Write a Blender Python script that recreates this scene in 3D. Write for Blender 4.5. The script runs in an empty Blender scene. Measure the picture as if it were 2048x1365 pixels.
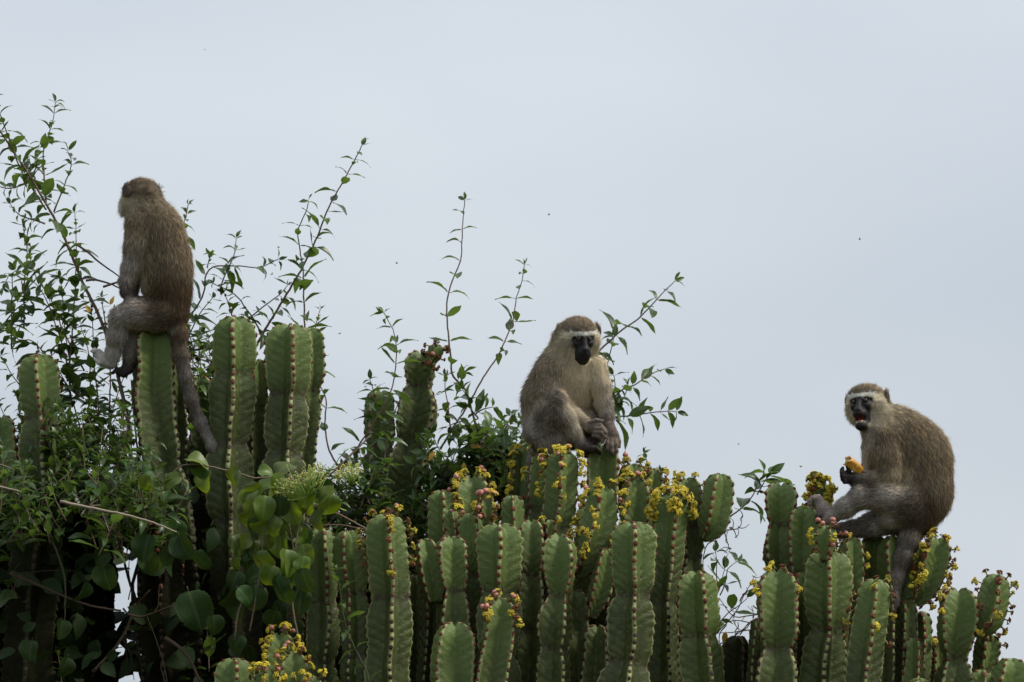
import bpy, math, random
import numpy as np
from mathutils import Vector, Matrix, Euler

random.seed(7)
rng = np.random.default_rng(11)
SC = bpy.context.scene
COL = SC.collection
PI = math.pi

# ------------------------------------------------------------------ camera
F_MM, DIST, PITCH = 163.0, 15.0, math.radians(7.0)
FPX = F_MM / 36.0 * 2048.0
CAM = Vector((0.0, -DIST, 1.7))
cd = bpy.data.cameras.new('camera')
cd.lens = F_MM
cd.sensor_width = 36.0
cd.clip_start = 0.1
cd.clip_end = 3000.0
cd.dof.use_dof = True
cd.dof.focus_distance = 15.05
cd.dof.aperture_fstop = 5.6
cam = bpy.data.objects.new('camera', cd)
COL.objects.link(cam)
cam.location = CAM
cam.rotation_euler = (PI / 2 + PITCH, 0, 0)
SC.camera = cam

# ------------------------------------------------------------------ sky
SUN_EL, SUN_AZ = math.radians(48), math.radians(76)   # azimuth from -Y towards +X
W = bpy.data.worlds.new('World')
SC.world = W
W.use_nodes = True
nt = W.node_tree
nt.nodes.clear()
def N(t, **kw):
    n = nt.nodes.new(t)
    for k, v in kw.items():
        setattr(n, k, v)
    return n
out = N('ShaderNodeOutputWorld')
bg = N('ShaderNodeBackground')
sky = N('ShaderNodeTexSky')
sky.sky_type = 'NISHITA'
sky.sun_disc = False
sky.sun_elevation = SUN_EL
sky.sun_rotation = PI - SUN_AZ
sky.air_density, sky.dust_density = 1.0, 3.0
tc = N('ShaderNodeTexCoord')
noi = N('ShaderNodeTexNoise')
noi.inputs['Scale'].default_value = 5.0
noi.inputs['Detail'].default_value = 3.0
noi.inputs['Roughness'].default_value = 0.45
mp = N('ShaderNodeMapping')
mp.inputs['Scale'].default_value = (1, 1, 2.2)
mp.inputs['Location'].default_value = (0.35, 0.0, 0.1)
nt.links.new(tc.outputs['Generated'], mp.inputs['Vector'])
nt.links.new(mp.outputs['Vector'], noi.inputs['Vector'])
ramp = N('ShaderNodeValToRGB')          # the cloud deck, seen from below
ramp.color_ramp.elements[0].position = 0.32
ramp.color_ramp.elements[0].color = (5.75, 6.38, 7.1, 1)
ramp.color_ramp.elements[1].position = 0.68
ramp.color_ramp.elements[1].color = (7.0, 7.5, 8.1, 1)
nt.links.new(noi.outputs['Fac'], ramp.inputs['Fac'])
sep = N('ShaderNodeSeparateXYZ')        # overcast luminance law: the zenith is brighter than the horizon
nt.links.new(tc.outputs['Generated'], sep.inputs['Vector'])
lum = N('ShaderNodeMath', operation='MULTIPLY_ADD')
lum.inputs[1].default_value = 1.0
lum.inputs[2].default_value = 0.88
clampz = N('ShaderNodeMath', operation='MAXIMUM')
clampz.inputs[1].default_value = 0.0
nt.links.new(sep.outputs['Z'], clampz.inputs[0])
nt.links.new(clampz.outputs[0], lum.inputs[0])
mul = N('ShaderNodeVectorMath', operation='SCALE')
nt.links.new(ramp.outputs['Color'], mul.inputs[0])
nt.links.new(lum.outputs[0], mul.inputs['Scale'])
mix = N('ShaderNodeMix', data_type='RGBA')
mix.inputs['Factor'].default_value = 0.93
nt.links.new(sky.outputs['Color'], mix.inputs['A'])
nt.links.new(mul.outputs[0], mix.inputs['B'])
nt.links.new(mix.outputs['Result'], bg.inputs['Color'])
bg.inputs['Strength'].default_value = 0.0505
nt.links.new(bg.outputs['Background'], out.inputs['Surface'])

# ------------------------------------------------------------------ sun through the cloud
sd = bpy.data.lights.new('sun', 'SUN')
sd.energy = 2.0
sd.angle = math.radians(14)
sd.color = (1.0, 0.94, 0.84)
sun = bpy.data.objects.new('sun', sd)
COL.objects.link(sun)
sdir = Vector((math.cos(SUN_EL) * math.sin(SUN_AZ), -math.cos(SUN_EL) * math.cos(SUN_AZ), math.sin(SUN_EL)))
sun.rotation_euler = sdir.to_track_quat('Z', 'Y').to_euler()
sun.location = (4, -6, 9)

vs = SC.view_settings
vs.view_transform = 'Standard'
vs.look = 'None'
vs.exposure = 0.99
vs.gamma = 1.0
vs.use_curve_mapping = False
SC.cycles.max_bounces = 6
SC.cycles.diffuse_bounces = 3
SC.cycles.transmission_bounces = 4
SC.cycles.use_denoising = True

# ------------------------------------------------------------------ helpers
_R = Matrix.Rotation(PI / 2 + PITCH, 3, 'X')
def P(px, py, Y=0.0):
    """the point of the vertical plane y = Y that the photograph shows at pixel (px, py)"""
    d = _R @ Vector(((px - 1024) / FPX, (682.5 - py) / FPX, -1.0))
    t = (Y - CAM.y) / d.y
    return CAM + d * t
def S(Y=0.0):
    """metres per photograph pixel at depth Y"""
    return (DIST + Y) / FPX
def PA(pts, Y=0.0):
    return np.array([P(x, y, Y) for x, y in pts])

def mesh_np(name, verts, faces, mat=None, smooth=True, mats=None, midx=None):
    """faces: an (n,k) int array or a list of such arrays"""
    me = bpy.data.meshes.new(name)
    verts = np.asarray(verts, dtype=np.float32)
    if isinstance(faces, np.ndarray):
        faces = [faces]
    faces = [np.asarray(f, dtype=np.int32) for f in faces if len(f)]
    nf = sum(len(f) for f in faces)
    loops = np.concatenate([f.ravel() for f in faces])
    sizes = np.concatenate([np.full(len(f), f.shape[1], dtype=np.int32) for f in faces])
    starts = np.concatenate([[0], np.cumsum(sizes)[:-1]]).astype(np.int32)
    me.vertices.add(len(verts)); me.vertices.foreach_set('co', verts.ravel())
    me.loops.add(len(loops)); me.loops.foreach_set('vertex_index', loops)
    me.polygons.add(nf); me.polygons.foreach_set('loop_start', starts)
    if mats is None:
        mats = [mat] if mat else []
    for m in mats:
        me.materials.append(m)
    if midx is not None:
        me.polygons.foreach_set('material_index', np.asarray(midx, dtype=np.int32))
    me.update(calc_edges=True)
    me.validate()
    if smooth:
        me.polygons.foreach_set('use_smooth', np.ones(len(me.polygons), dtype=bool))
    return me
def fattr(me, name, vals):
    a = me.attributes.new(name, 'FLOAT', 'POINT')
    a.data.foreach_set('value', np.asarray(vals, dtype=np.float32))
def cattr(me, name, cols):
    a = me.attributes.new(name, 'FLOAT_COLOR', 'POINT')
    c = np.ones((len(cols), 4), dtype=np.float32); c[:, :3] = cols
    a.data.foreach_set('color', c.ravel())
def obj(name, data, parent=None, kind=None):
    o = bpy.data.objects.new(name, data)
    COL.objects.link(o)
    if parent is not None:
        o.parent = parent
        o.matrix_parent_inverse = parent_inv(parent)
    if kind:
        o['kind'] = kind
    return o
_inv = {}
def parent_inv(p):
    """things stand at their base; their parts are given in world coordinates"""
    k = p.name
    if k not in _inv:
        m = Matrix.Translation(p.location) if p.parent is None else Matrix.Identity(4)
        _inv[k] = m.inverted()
    return _inv[k]
def thing(name, label, cat, loc, group=None):
    o = bpy.data.objects.new(name, None)
    COL.objects.link(o)
    o.empty_display_size = 0.1
    o.location = loc
    o['label'] = label; o['category'] = cat
    if group:
        o['group'] = group
    return o

class Bag:
    """collects copies of small meshes, to be joined into ONE mesh"""
    def __init__(s):
        s.v, s.f, s.n, s.m, s.a = [], {}, 0, {}, []
    def add(s, v, f, mi=0, a=None):
        f = np.asarray(f)
        s.v.append(v); k = f.shape[1]
        s.f.setdefault(k, []).append(f + s.n)
        s.m.setdefault(k, []).append(np.full(len(f), mi))
        if a is not None:
            s.a.append(np.full(len(v), a, dtype=np.float32))
        s.n += len(v)
    def mesh(s, name, mats, smooth=True, aname=None):
        ks = sorted(s.f)
        fs = [np.concatenate(s.f[k]) for k in ks]
        mi = np.concatenate([np.concatenate(s.m[k]) for k in ks])
        me = mesh_np(name, np.concatenate(s.v), fs, mats=mats, midx=mi, smooth=smooth)
        if aname and s.a:
            fattr(me, aname, np.concatenate(s.a))
        return me

def unit(v):
    v = np.asarray(v, dtype=float)
    return v / (np.linalg.norm(v, axis=-1, keepdims=True) + 1e-12)

def spline(pts, n):
    """Catmull-Rom through pts (k,d), n samples, evenly spread along its length"""
    p = np.asarray(pts, dtype=float)
    if len(p) == 2:
        t = np.linspace(0, 1, n)[:, None]
        return p[0] * (1 - t) + p[1] * t
    q = np.vstack([2 * p[0] - p[1], p, 2 * p[-1] - p[-2]])
    res = []
    m = 14
    for i in range(1, len(q) - 2):
        t = np.linspace(0, 1, m, endpoint=False)[:, None]
        a, b, c, d = q[i - 1], q[i], q[i + 1], q[i + 2]
        res.append(0.5 * (2 * b + (c - a) * t + (2 * a - 5 * b + 4 * c - d) * t ** 2 + (3 * b - a - 3 * c + d) * t ** 3))
    res.append(p[-1:])
    r = np.vstack(res)
    L = np.concatenate([[0], np.cumsum(np.linalg.norm(np.diff(r[:, :3], axis=0), axis=1))])
    u = np.linspace(0, L[-1], n)
    return np.stack([np.interp(u, L, r[:, k]) for k in range(r.shape[1])], axis=1)

def tube(path, rad, sides=6, cap=True):
    """a tapered tube; returns verts, quads"""
    path = np.asarray(path, dtype=float)
    n = len(path)
    rad = np.broadcast_to(np.asarray(rad, dtype=float), (n,))
    T = unit(np.gradient(path, axis=0))
    ref = np.array([0.31, 1.0, 0.17]); A = unit(np.cross(T, ref)); B = np.cross(T, A)
    th = np.linspace(0, 2 * PI, sides, endpoint=False)
    v = path[:, None] + rad[:, None, None] * (np.cos(th)[None, :, None] * A[:, None] + np.sin(th)[None, :, None] * B[:, None])
    v = v.reshape(-1, 3)
    i = np.arange(n - 1)[:, None] * sides
    j = np.arange(sides)[None]
    k = (j + 1) % sides
    q = np.stack([i + j, i + k, i + sides + k, i + sides + j], axis=-1).reshape(-1, 4)
    if cap:
        v = np.vstack([v, path[:1], path[-1:]])
        c0, c1 = n * sides, n * sides + 1
        jj = np.arange(sides); kk = (jj + 1) % sides
        tri = np.vstack([np.stack([np.full(sides, c0), kk, jj], 1), np.stack([np.full(sides, c1), (n - 1) * sides + jj, (n - 1) * sides + kk], 1)])
        q = np.vstack([q, np.column_stack([tri, tri[:, 2]])]) if False else q
        return v, q, tri
    return v, q, np.zeros((0, 3), int)

def sphere(nu=8, nv=6):
    v, f4, f3 = [], [], []
    for i in range(1, nv):
        for j in range(nu):
            a, b = PI * i / nv, 2 * PI * j / nu
            v.append((math.sin(a) * math.cos(b), math.sin(a) * math.sin(b), math.cos(a)))
    v += [(0, 0, 1), (0, 0, -1)]
    t, u = len(v) - 2, len(v) - 1
    for j in range(nu):
        k = (j + 1) % nu
        f3.append((t, j, k)); f3.append((u, (nv - 2) * nu + k, (nv - 2) * nu + j))
        for i in range(nv - 2):
            f4.append((i * nu + j, (i + 1) * nu + j, (i + 1) * nu + k, i * nu + k))
    return np.array(v, float), np.array(f4, int), np.array(f3, int)
SPH_S, SPH_M = sphere(6, 4), sphere(12, 8)
def add_ball(bag, sp, c, r, mi=0, R=None, a=None):
    v = sp[0] * np.asarray(r)
    if R is not None:
        v = v @ np.asarray(R).T
    v = v + np.asarray(c)
    n = len(v)
    bag.add(v, sp[1], mi, a)
    # the triangles use the same vertices
    bag.n -= n
    bag.f.setdefault(3, []).append(sp[2] + bag.n); bag.m.setdefault(3, []).append(np.full(len(sp[2]), mi))
    bag.n += n
def add_tube(bag, path, rad, mi=0, sides=6, a=None):
    v, q, t = tube(path, rad, sides)
    n = len(v)
    bag.add(v, q, mi, a)
    bag.n -= n
    if len(t):
        bag.f.setdefault(3, []).append(t + bag.n); bag.m.setdefault(3, []).append(np.full(len(t), mi))
    bag.n += n

# ------------------------------------------------------------------ materials
class NT:
    """a small node-tree writer"""
    def __init__(s, name):
        s.m = bpy.data.materials.new(name); s.m.use_nodes = True
        s.t = s.m.node_tree; s.t.nodes.clear()
        s.o = s.t.nodes.new('ShaderNodeOutputMaterial')
    def n(s, typ, ins=None, **kw):
        x = s.t.nodes.new(typ)
        for k, v in kw.items():
            setattr(x, k, v)
        for k, v in (ins or {}).items():
            s.put(x.inputs[k], v)
        return x
    def put(s, sock, v):
        if isinstance(v, bpy.types.NodeSocket):
            s.t.links.new(v, sock)
        else:
            if isinstance(v, tuple) and len(v) == 3 and sock.type == 'RGBA':
                v = v + (1,)
            sock.default_value = v
    def math(s, op, a, b=0.0, c=0.0, clamp=False):
        x = s.t.nodes.new('ShaderNodeMath'); x.operation = op; x.use_clamp = clamp
        for i, v in enumerate((a, b, c)):
            s.put(x.inputs[i], v)
        return x.outputs[0]
    def mix(s, f, a, b, blend='MIX'):
        x = s.t.nodes.new('ShaderNodeMix'); x.data_type = 'RGBA'; x.blend_type = blend
        s.put(x.inputs['Factor'], f); s.put(x.inputs['A'], a); s.put(x.inputs['B'], b)
        return x.outputs['Result']
    def attr(s, name):
        return s.n('ShaderNodeAttribute', attribute_name=name)
    def noise(s, scale, detail=3.0, rough=0.55, vec=None):
        x = s.n('ShaderNodeTexNoise', {'Scale': scale, 'Detail': detail, 'Roughness': rough})
        if vec is None:
            vec = s.n('ShaderNodeNewGeometry').outputs['Position']
        s.put(x.inputs['Vector'], vec)
        return x.outputs['Fac']
    def ramp(s, f, stops):
        x = s.n('ShaderNodeValToRGB', {'Fac': f})
        e = x.color_ramp.elements
        while len(e) < len(stops):
            e.new(0.5)
        for i, (p, c) in enumerate(stops):
            e[i].position = p; e[i].color = tuple(c) + ((1,) if len(c) == 3 else ())
        return x.outputs['Color']
    def smooth(s, v, a, b):
        x = s.n('ShaderNodeMapRange', {'Value': v, 'From Min': a, 'From Max': b}, interpolation_type='SMOOTHSTEP')
        return x.outputs['Result']
    def done(s, shader):
        s.t.links.new(shader, s.o.inputs['Surface'])
        return s.m

def simple_mat(name, col, rough=0.6, var=0.25, scale=60.0, spec=0.4, bump=0.0, sub=0.0):
    t = NT(name)
    f = t.noise(scale)
    lo, hi = tuple(c * (1 - var) for c in col), tuple(min(1, c * (1 + var)) for c in col)
    c = t.mix(f, lo, hi)
    oi = t.n('ShaderNodeObjectInfo')
    hs = t.n('ShaderNodeHueSaturation', {'Color': c, 'Value': t.math('MULTIPLY_ADD', oi.outputs['Random'], 0.4, 0.8)})
    b = t.n('ShaderNodeBsdfPrincipled', {'Base Color': hs.outputs['Color'], 'Roughness': rough, 'Specular IOR Level': spec})
    if bump:
        bn = t.n('ShaderNodeBump', {'Height': t.noise(scale * 2), 'Distance': bump, 'Strength': 0.6})
        t.put(b.inputs['Normal'], bn.outputs['Normal'])
    return t.done(b.outputs['BSDF'])

def leaf_mat(name, top, under, trans, tmix=0.35, rough=0.38, var=0.35, spec=0.40):
    t = NT(name)
    geo = t.n('ShaderNodeNewGeometry')
    oi = t.n('ShaderNodeObjectInfo')
    lr = t.attr('leaf_rand').outputs['Fac']
    rnd = t.math('FRACT', t.math('ADD', oi.outputs['Random'], lr))
    sp = t.noise(14.0, 2.0)
    base = t.mix(geo.outputs['Backfacing'], top, under)
    ac = t.attr('across').outputs['Fac']; alg = t.attr('along').outputs['Fac']      # 1 at the midrib, 2 at the margin, 0 where unknown
    has = t.math('GREATER_THAN', ac, 0.5)
    mid = t.math('MULTIPLY', has, t.smooth(ac, 1.16, 1.03))
    wav = t.math('SINE', t.math('MULTIPLY', t.math('SUBTRACT', alg, t.math('MULTIPLY', ac, 0.22)), 55.0))
    sec = t.math('MULTIPLY', has, t.smooth(wav, 0.8, 1.0))
    rim = t.math('MULTIPLY', has, t.smooth(ac, 1.90, 1.99))
    pale = tuple(min(1, 1.5 * c + 0.02) for c in under)
    base = t.mix(t.math('MAXIMUM', t.math('MULTIPLY', mid, 0.7), t.math('MAXIMUM', t.math('MULTIPLY', sec, 0.3), t.math('MULTIPLY', rim, 0.75))), base, pale)
    vein = t.noise(160.0, 2.0)
    base = t.mix(t.math('MULTIPLY', vein, 0.25), base, (under[0], under[1], under[2]))
    hs = t.n('ShaderNodeHueSaturation', {'Color': base, 'Value': t.math('MULTIPLY_ADD', rnd, 2 * var, 1 - var),
                                         'Hue': t.math('MULTIPLY_ADD', t.math('FRACT', t.math('MULTIPLY', rnd, 7.3)), 0.03, 0.485),
                                         'Saturation': t.math('MULTIPLY_ADD', sp, 0.4, 0.8)})
    b = t.n('ShaderNodeBsdfPrincipled', {'Base Color': hs.outputs['Color'], 'Roughness': rough, 'Specular IOR Level': spec})
    hs2 = t.n('ShaderNodeHueSaturation', {'Color': trans, 'Value': t.math('MULTIPLY_ADD', rnd, 2 * var, 1 - var)})
    tr = t.n('ShaderNodeBsdfTranslucent', {'Color': hs2.outputs['Color']})
    mx = t.n('ShaderNodeMixShader', {0: tmix, 1: b.outputs['BSDF'], 2: tr.outputs['BSDF']})
    return t.done(mx.outputs[0])

def cactus_mat():
    t = NT('euphorbia_skin')
    rib = t.attr('rib').outputs['Fac']; age = t.attr('age').outputs['Fac']; pin = t.attr('pinch').outputs['Fac']
    geo = t.n('ShaderNodeNewGeometry'); pos = geo.outputs['Position']
    oi = t.n('ShaderNodeObjectInfo')
    n1 = t.noise(9.0, 4.0, 0.6); n2 = t.noise(38.0, 4.0, 0.65); n3 = t.noise(150.0, 3.0)
    young = t.mix(n1, (0.054, 0.094, 0.019), (0.106, 0.142, 0.036))
    old = t.mix(n1, (0.024, 0.035, 0.008), (0.049, 0.058, 0.014))  # duller older skin, darkened further to paint shade on the lower stems
    a = t.smooth(t.math('ADD', age, t.math('MULTIPLY_ADD', n2, 0.16, -0.08)), 0.05, 0.30)
    c = t.mix(a, young, old)
    c = t.mix(t.math('MULTIPLY', t.smooth(n2, 0.42, 0.75), 0.45), c, (0.115, 0.148, 0.045))
    tw = t.math('MULTIPLY_ADD', oi.outputs['Random'], 0.5, -0.1, clamp=True)
    c = t.mix(t.math('MULTIPLY', tw, 0.5), c, (0.085, 0.125, 0.030))
    # the horny margin along every rib
    c = t.mix(t.math('MULTIPLY', t.smooth(rib, 0.91, 0.99), 0.85), c, (0.27, 0.28, 0.12))
    # corky scars where a year's growth ends, and small specks
    sc = t.math('MULTIPLY', t.smooth(pin, 0.25, 1.0), t.smooth(t.noise(70.0, 5.0, 0.7), 0.45, 0.56))
    c = t.mix(t.math('MULTIPLY', sc, 0.85), c, (0.030, 0.018, 0.010))
    wv = t.n('ShaderNodeTexVoronoi', {'Vector': pos, 'Scale': 48.0, 'Randomness': 1.0})
    spk = t.math('MULTIPLY', t.smooth(wv.outputs['Distance'], 0.20, 0.10), t.smooth(t.noise(12.0), 0.43, 0.56))
    c = t.mix(t.math('MULTIPLY', spk, 0.8), c, (0.028, 0.018, 0.010))
    st = t.n('ShaderNodeMapping', {'Vector': pos, 'Scale': (30, 30, 9)})
    c = t.mix(t.math('MULTIPLY', t.smooth(t.noise(1.0, 5.0, 0.7, st.outputs['Vector']), 0.62, 0.74), 0.5), c, (0.038, 0.034, 0.014))
    # old trunks are bark, near black to paint in the shade among them
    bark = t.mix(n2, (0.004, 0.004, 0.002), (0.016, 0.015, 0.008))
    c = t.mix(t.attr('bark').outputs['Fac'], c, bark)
    b = t.n('ShaderNodeBsdfPrincipled', {'Base Color': c, 'Roughness': t.math('MULTIPLY_ADD', n2, 0.25, 0.45), 'Specular IOR Level': t.math('MULTIPLY_ADD', t.attr('bark').outputs['Fac'], -0.28, 0.30)})
    # oblique ripples that run from the margin into the groove
    w = t.math('SINE', t.math('ADD', t.math('MULTIPLY', age, 210.0), t.math('MULTIPLY_ADD', rib, 7.0, t.math('MULTIPLY', n2, 7.0))))
    h = t.math('ADD', t.math('MULTIPLY', w, t.math('MULTIPLY', t.smooth(n1, .30, .70), 0.42)), t.math('ADD', t.math('MULTIPLY', n2, 1.15), t.math('MULTIPLY', n3, 0.35)))
    bn = t.n('ShaderNodeBump', {'Height': h, 'Distance': 0.005, 'Strength': 0.5})
    t.put(b.inputs['Normal'], bn.outputs['Normal'])
    return t.done(b.outputs['BSDF'])

def pad_mat():
    t = NT('spine_shield')
    a = t.attr('age').outputs['Fac']
    c = t.mix(t.smooth(a, 0.12, 0.42), (0.205, 0.047, 0.010), (0.034, 0.014, 0.009))
    c = t.mix(t.noise(300.0, 2.0), c, (0.020, 0.010, 0.006))
    b = t.n('ShaderNodeBsdfPrincipled', {'Base Color': c, 'Roughness': 0.75})
    return t.done(b.outputs['BSDF'])

M_CACT, M_PAD = cactus_mat(), pad_mat()
M_YEL = simple_mat('yellow_cyathia', (0.46, 0.36, 0.018), 0.5, 0.3, 240)
M_YEL2 = simple_mat('olive_cyathia', (0.22, 0.155, 0.025), 0.6, 0.3, 240)
M_BRN = simple_mat('withered_flower', (0.125, 0.040, 0.013), 0.8, 0.45, 200)
M_STK = simple_mat('flower_stalk', (0.20, 0.22, 0.05), 0.6, 0.25, 120)
M_PINK = simple_mat('pink_capsule', (0.38, 0.155, 0.12), 0.5, 0.25, 150)
M_LEAF = leaf_mat('shrub_leaf', (0.034, 0.068, 0.013), (0.075, 0.115, 0.034), (0.13, 0.22, 0.028), 0.30)
M_LEAFD = leaf_mat('shade_leaf', (0.013, 0.027, 0.008), (0.022, 0.038, 0.012), (0.03, 0.05, 0.008), 0.12, 0.6, 0.3, 0.12)  # leaf colour kept dark to stand in for deep undergrowth shade
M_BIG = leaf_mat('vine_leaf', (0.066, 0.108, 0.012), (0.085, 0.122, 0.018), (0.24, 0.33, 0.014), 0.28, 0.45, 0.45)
M_BIGD = leaf_mat('shaded_vine_leaf', (0.022, 0.050, 0.010), (0.034, 0.062, 0.014), (0.06, 0.10, 0.010), 0.2, 0.55, 0.35, 0.2)  # vine leaf colour darkened to paint the shade at the lower left
M_YLF = leaf_mat('yellowed_leaf', (0.34, 0.20, 0.020), (0.34, 0.22, 0.04), (0.4, 0.25, 0.02), 0.3)
M_TWIG = simple_mat('twig_bark', (0.130, 0.092, 0.066), 0.8, 0.4, 90, 0.2, 0.001)
M_GTWIG = simple_mat('green_twig', (0.075, 0.075, 0.040), 0.7, 0.35, 90, 0.2)
M_DARKT = simple_mat('shaded_twig', (0.050, 0.034, 0.024), 0.85, 0.4, 90, 0.2, 0.001)  # twig bark darkened, the shade over the low sticks is in the colour
M_DRY = simple_mat('dry_stick', (0.22, 0.18, 0.14), 0.85, 0.4, 110, 0.2, 0.001)
M_UMB = simple_mat('umbel_bloom', (0.40, 0.38, 0.10), 0.6, 0.3, 240)
M_TEND = simple_mat('tendril', (0.20, 0.30, 0.05), 0.5, 0.2, 50)

# ------------------------------------------------------------------ ground, far below the frame
def build_ground():
    n = 60
    x = np.sign(np.linspace(-1, 1, n)) * np.abs(np.linspace(-1, 1, n)) ** 3 * 900
    X, Yg = np.meshgrid(x, x, indexing='ij')
    Z = 0.06 * np.sin(X * 0.7) * np.cos(Yg * 0.9) + 0.6 * np.sin(X * 0.013 + 1) * np.sin(Yg * 0.011) - 0.5
    Z *= np.clip((np.hypot(X, Yg) - 3) / 30, 0.0, 1)
    v = np.stack([X, Yg, Z], -1).reshape(-1, 3)
    i, j = np.meshgrid(np.arange(n - 1), np.arange(n - 1), indexing='ij')
    a = (i * n + j).ravel()
    f = np.stack([a, a + n, a + n + 1, a + 1], 1)
    t = NT('savanna_ground')
    c = t.mix(t.noise(0.8, 5.0), (0.055, 0.060, 0.022), (0.120, 0.090, 0.045))
    c = t.mix(t.smooth(t.noise(14.0, 4.0), 0.45, 0.65), c, (0.045, 0.060, 0.018))
    b = t.n('ShaderNodeBsdfPrincipled', {'Base Color': c, 'Roughness': 0.95, 'Specular IOR Level': 0.1})
    bn = t.n('ShaderNodeBump', {'Height': t.noise(30.0, 4.0), 'Distance': 0.05})
    t.put(b.inputs['Normal'], bn.outputs['Normal'])
    obj('ground', mesh_np('ground', v, f, t.done(b.outputs['BSDF'])), kind='structure')
build_ground()

# ------------------------------------------------------------------ flowers: a few shapes, shared by all clusters
def cluster_mesh(seed, n, mats, spread=1.0):
    r = np.random.default_rng(seed)
    B = Bag()
    s = S(0)
    add_tube(B, [(0, 0, -4 * s), (0, 0, 4 * s), (0, 0.5 * s, 7 * s)], [1.6 * s, 1.3 * s, 1.2 * s], 1, 5)
    for k in range(n):
        th = r.uniform(0, 2 * PI); ph = r.uniform(0.0, 1.25) if k else 0.1
        d = np.array([math.sin(ph) * math.cos(th), math.sin(ph) * math.sin(th), math.cos(ph) * 0.9])
        L = (7.5 + r.uniform(0, 4.5)) * s * spread
        c = d * L + np.array([0, 0, 4 * s])
        add_tube(B, [np.array([0, 0, 4 * s]), c], [0.9 * s, 1.1 * s], 1, 4)
        R = np.array(Vector(d).to_track_quat('Z', 'Y').to_matrix())
        q = r.uniform(0.85, 1.2)
        add_ball(B, SPH_S, c, (1.9 * s * q, 1.9 * s * q, 2.0 * s * q), 2 if r.random() < 0.5 else 0, R)
        for m in range(5):                                  # five nectar glands round every cup
            a = 2 * PI * m / 5 + th
            o = R @ np.array([math.cos(a) * 2.3 * s * q, math.sin(a) * 2.3 * s * q, 1.3 * s * q])
            add_ball(B, SPH_S, c + o, (1.45 * s * q, 1.45 * s * q, 0.95 * s * q), 0, R)
    return B.mesh('flower_cluster', mats)
FLOWER = [cluster_mesh(i, 6 + i, [M_YEL, M_STK, M_YEL2]) for i in range(6)]
WITHER = [cluster_mesh(20 + i, 4 + i, [M_BRN, M_STK, M_BRN], 0.62) for i in range(4)]
def fruit_mesh(seed):
    r = np.random.default_rng(seed); B = Bag(); s = S(0)
    L = r.uniform(9, 13) * s
    add_tube(B, [(0, 0, -4 * s), (0.6 * s, 0, 3 * s), (0, 0, L)], [1.4 * s, 1.2 * s, 1.5 * s], 1, 5)
    v, f4, f3 = SPH_M
    lob = 1 + 0.06 * np.cos(3 * np.arctan2(v[:, 1], v[:, 0])) * (1 - v[:, 2] ** 2)
    vv = v * lob[:, None] * np.array([6.4, 6.4, 5.8]) * s + np.array([0, 0, L + 4 * s])
    n = len(vv); B.add(vv, f4, 0); B.n -= n
    B.f.setdefault(3, []).append(f3 + B.n); B.m.setdefault(3, []).append(np.zeros(len(f3))); B.n += n
    add_ball(B, SPH_S, (0, 0, L + 10.5 * s), (1.2 * s, 1.2 * s, 1.5 * s), 2)
    return B.mesh('fruit', [M_PINK, M_STK, M_BRN])
FRUIT = [fruit_mesh(i) for i in range(3)]

# ------------------------------------------------------------------ one euphorbia stem
def rib_profile(n, core, sharp=0.085):
    """unit outline of an n-winged stem: positions (x,y), rib value, rib index"""
    pts = []
    half = PI / n
    for i in range(n):
        a = 2 * PI * i / n
        ca, sa = math.cos(a), math.sin(a)
        vl = (core * math.cos(-half), core * math.sin(-half)); vr = (core * math.cos(half), core * math.sin(half))
        def bez(v, e, t):
            c = (0.56, e * 0.62 * core * half + e * 0.05)
            p0, p2 = (0.97, e * sharp), v
            return tuple((1 - t) ** 2 * p0[k] + 2 * (1 - t) * t * c[k] + t * t * p2[k] for k in range(2))
        loc = [(vl, 0.0)]
        for t in (0.8, 0.6, 0.4, 0.2, 0.08):
            loc.append((bez(vl, -1, t), 1 - t))
        loc.append(((0.985, -sharp * 0.75), 0.97)); loc.append(((1.0, 0.0), 1.0)); loc.append(((0.985, sharp * 0.75), 0.97))
        for t in (0.08, 0.2, 0.4, 0.6, 0.8):
            loc.append((bez(vr, 1, t), 1 - t))
        for (x, y), rv in loc:
            pts.append((x * ca - y * sa, x * sa + y * ca, rv, i))
    return np.array(pts)

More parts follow.
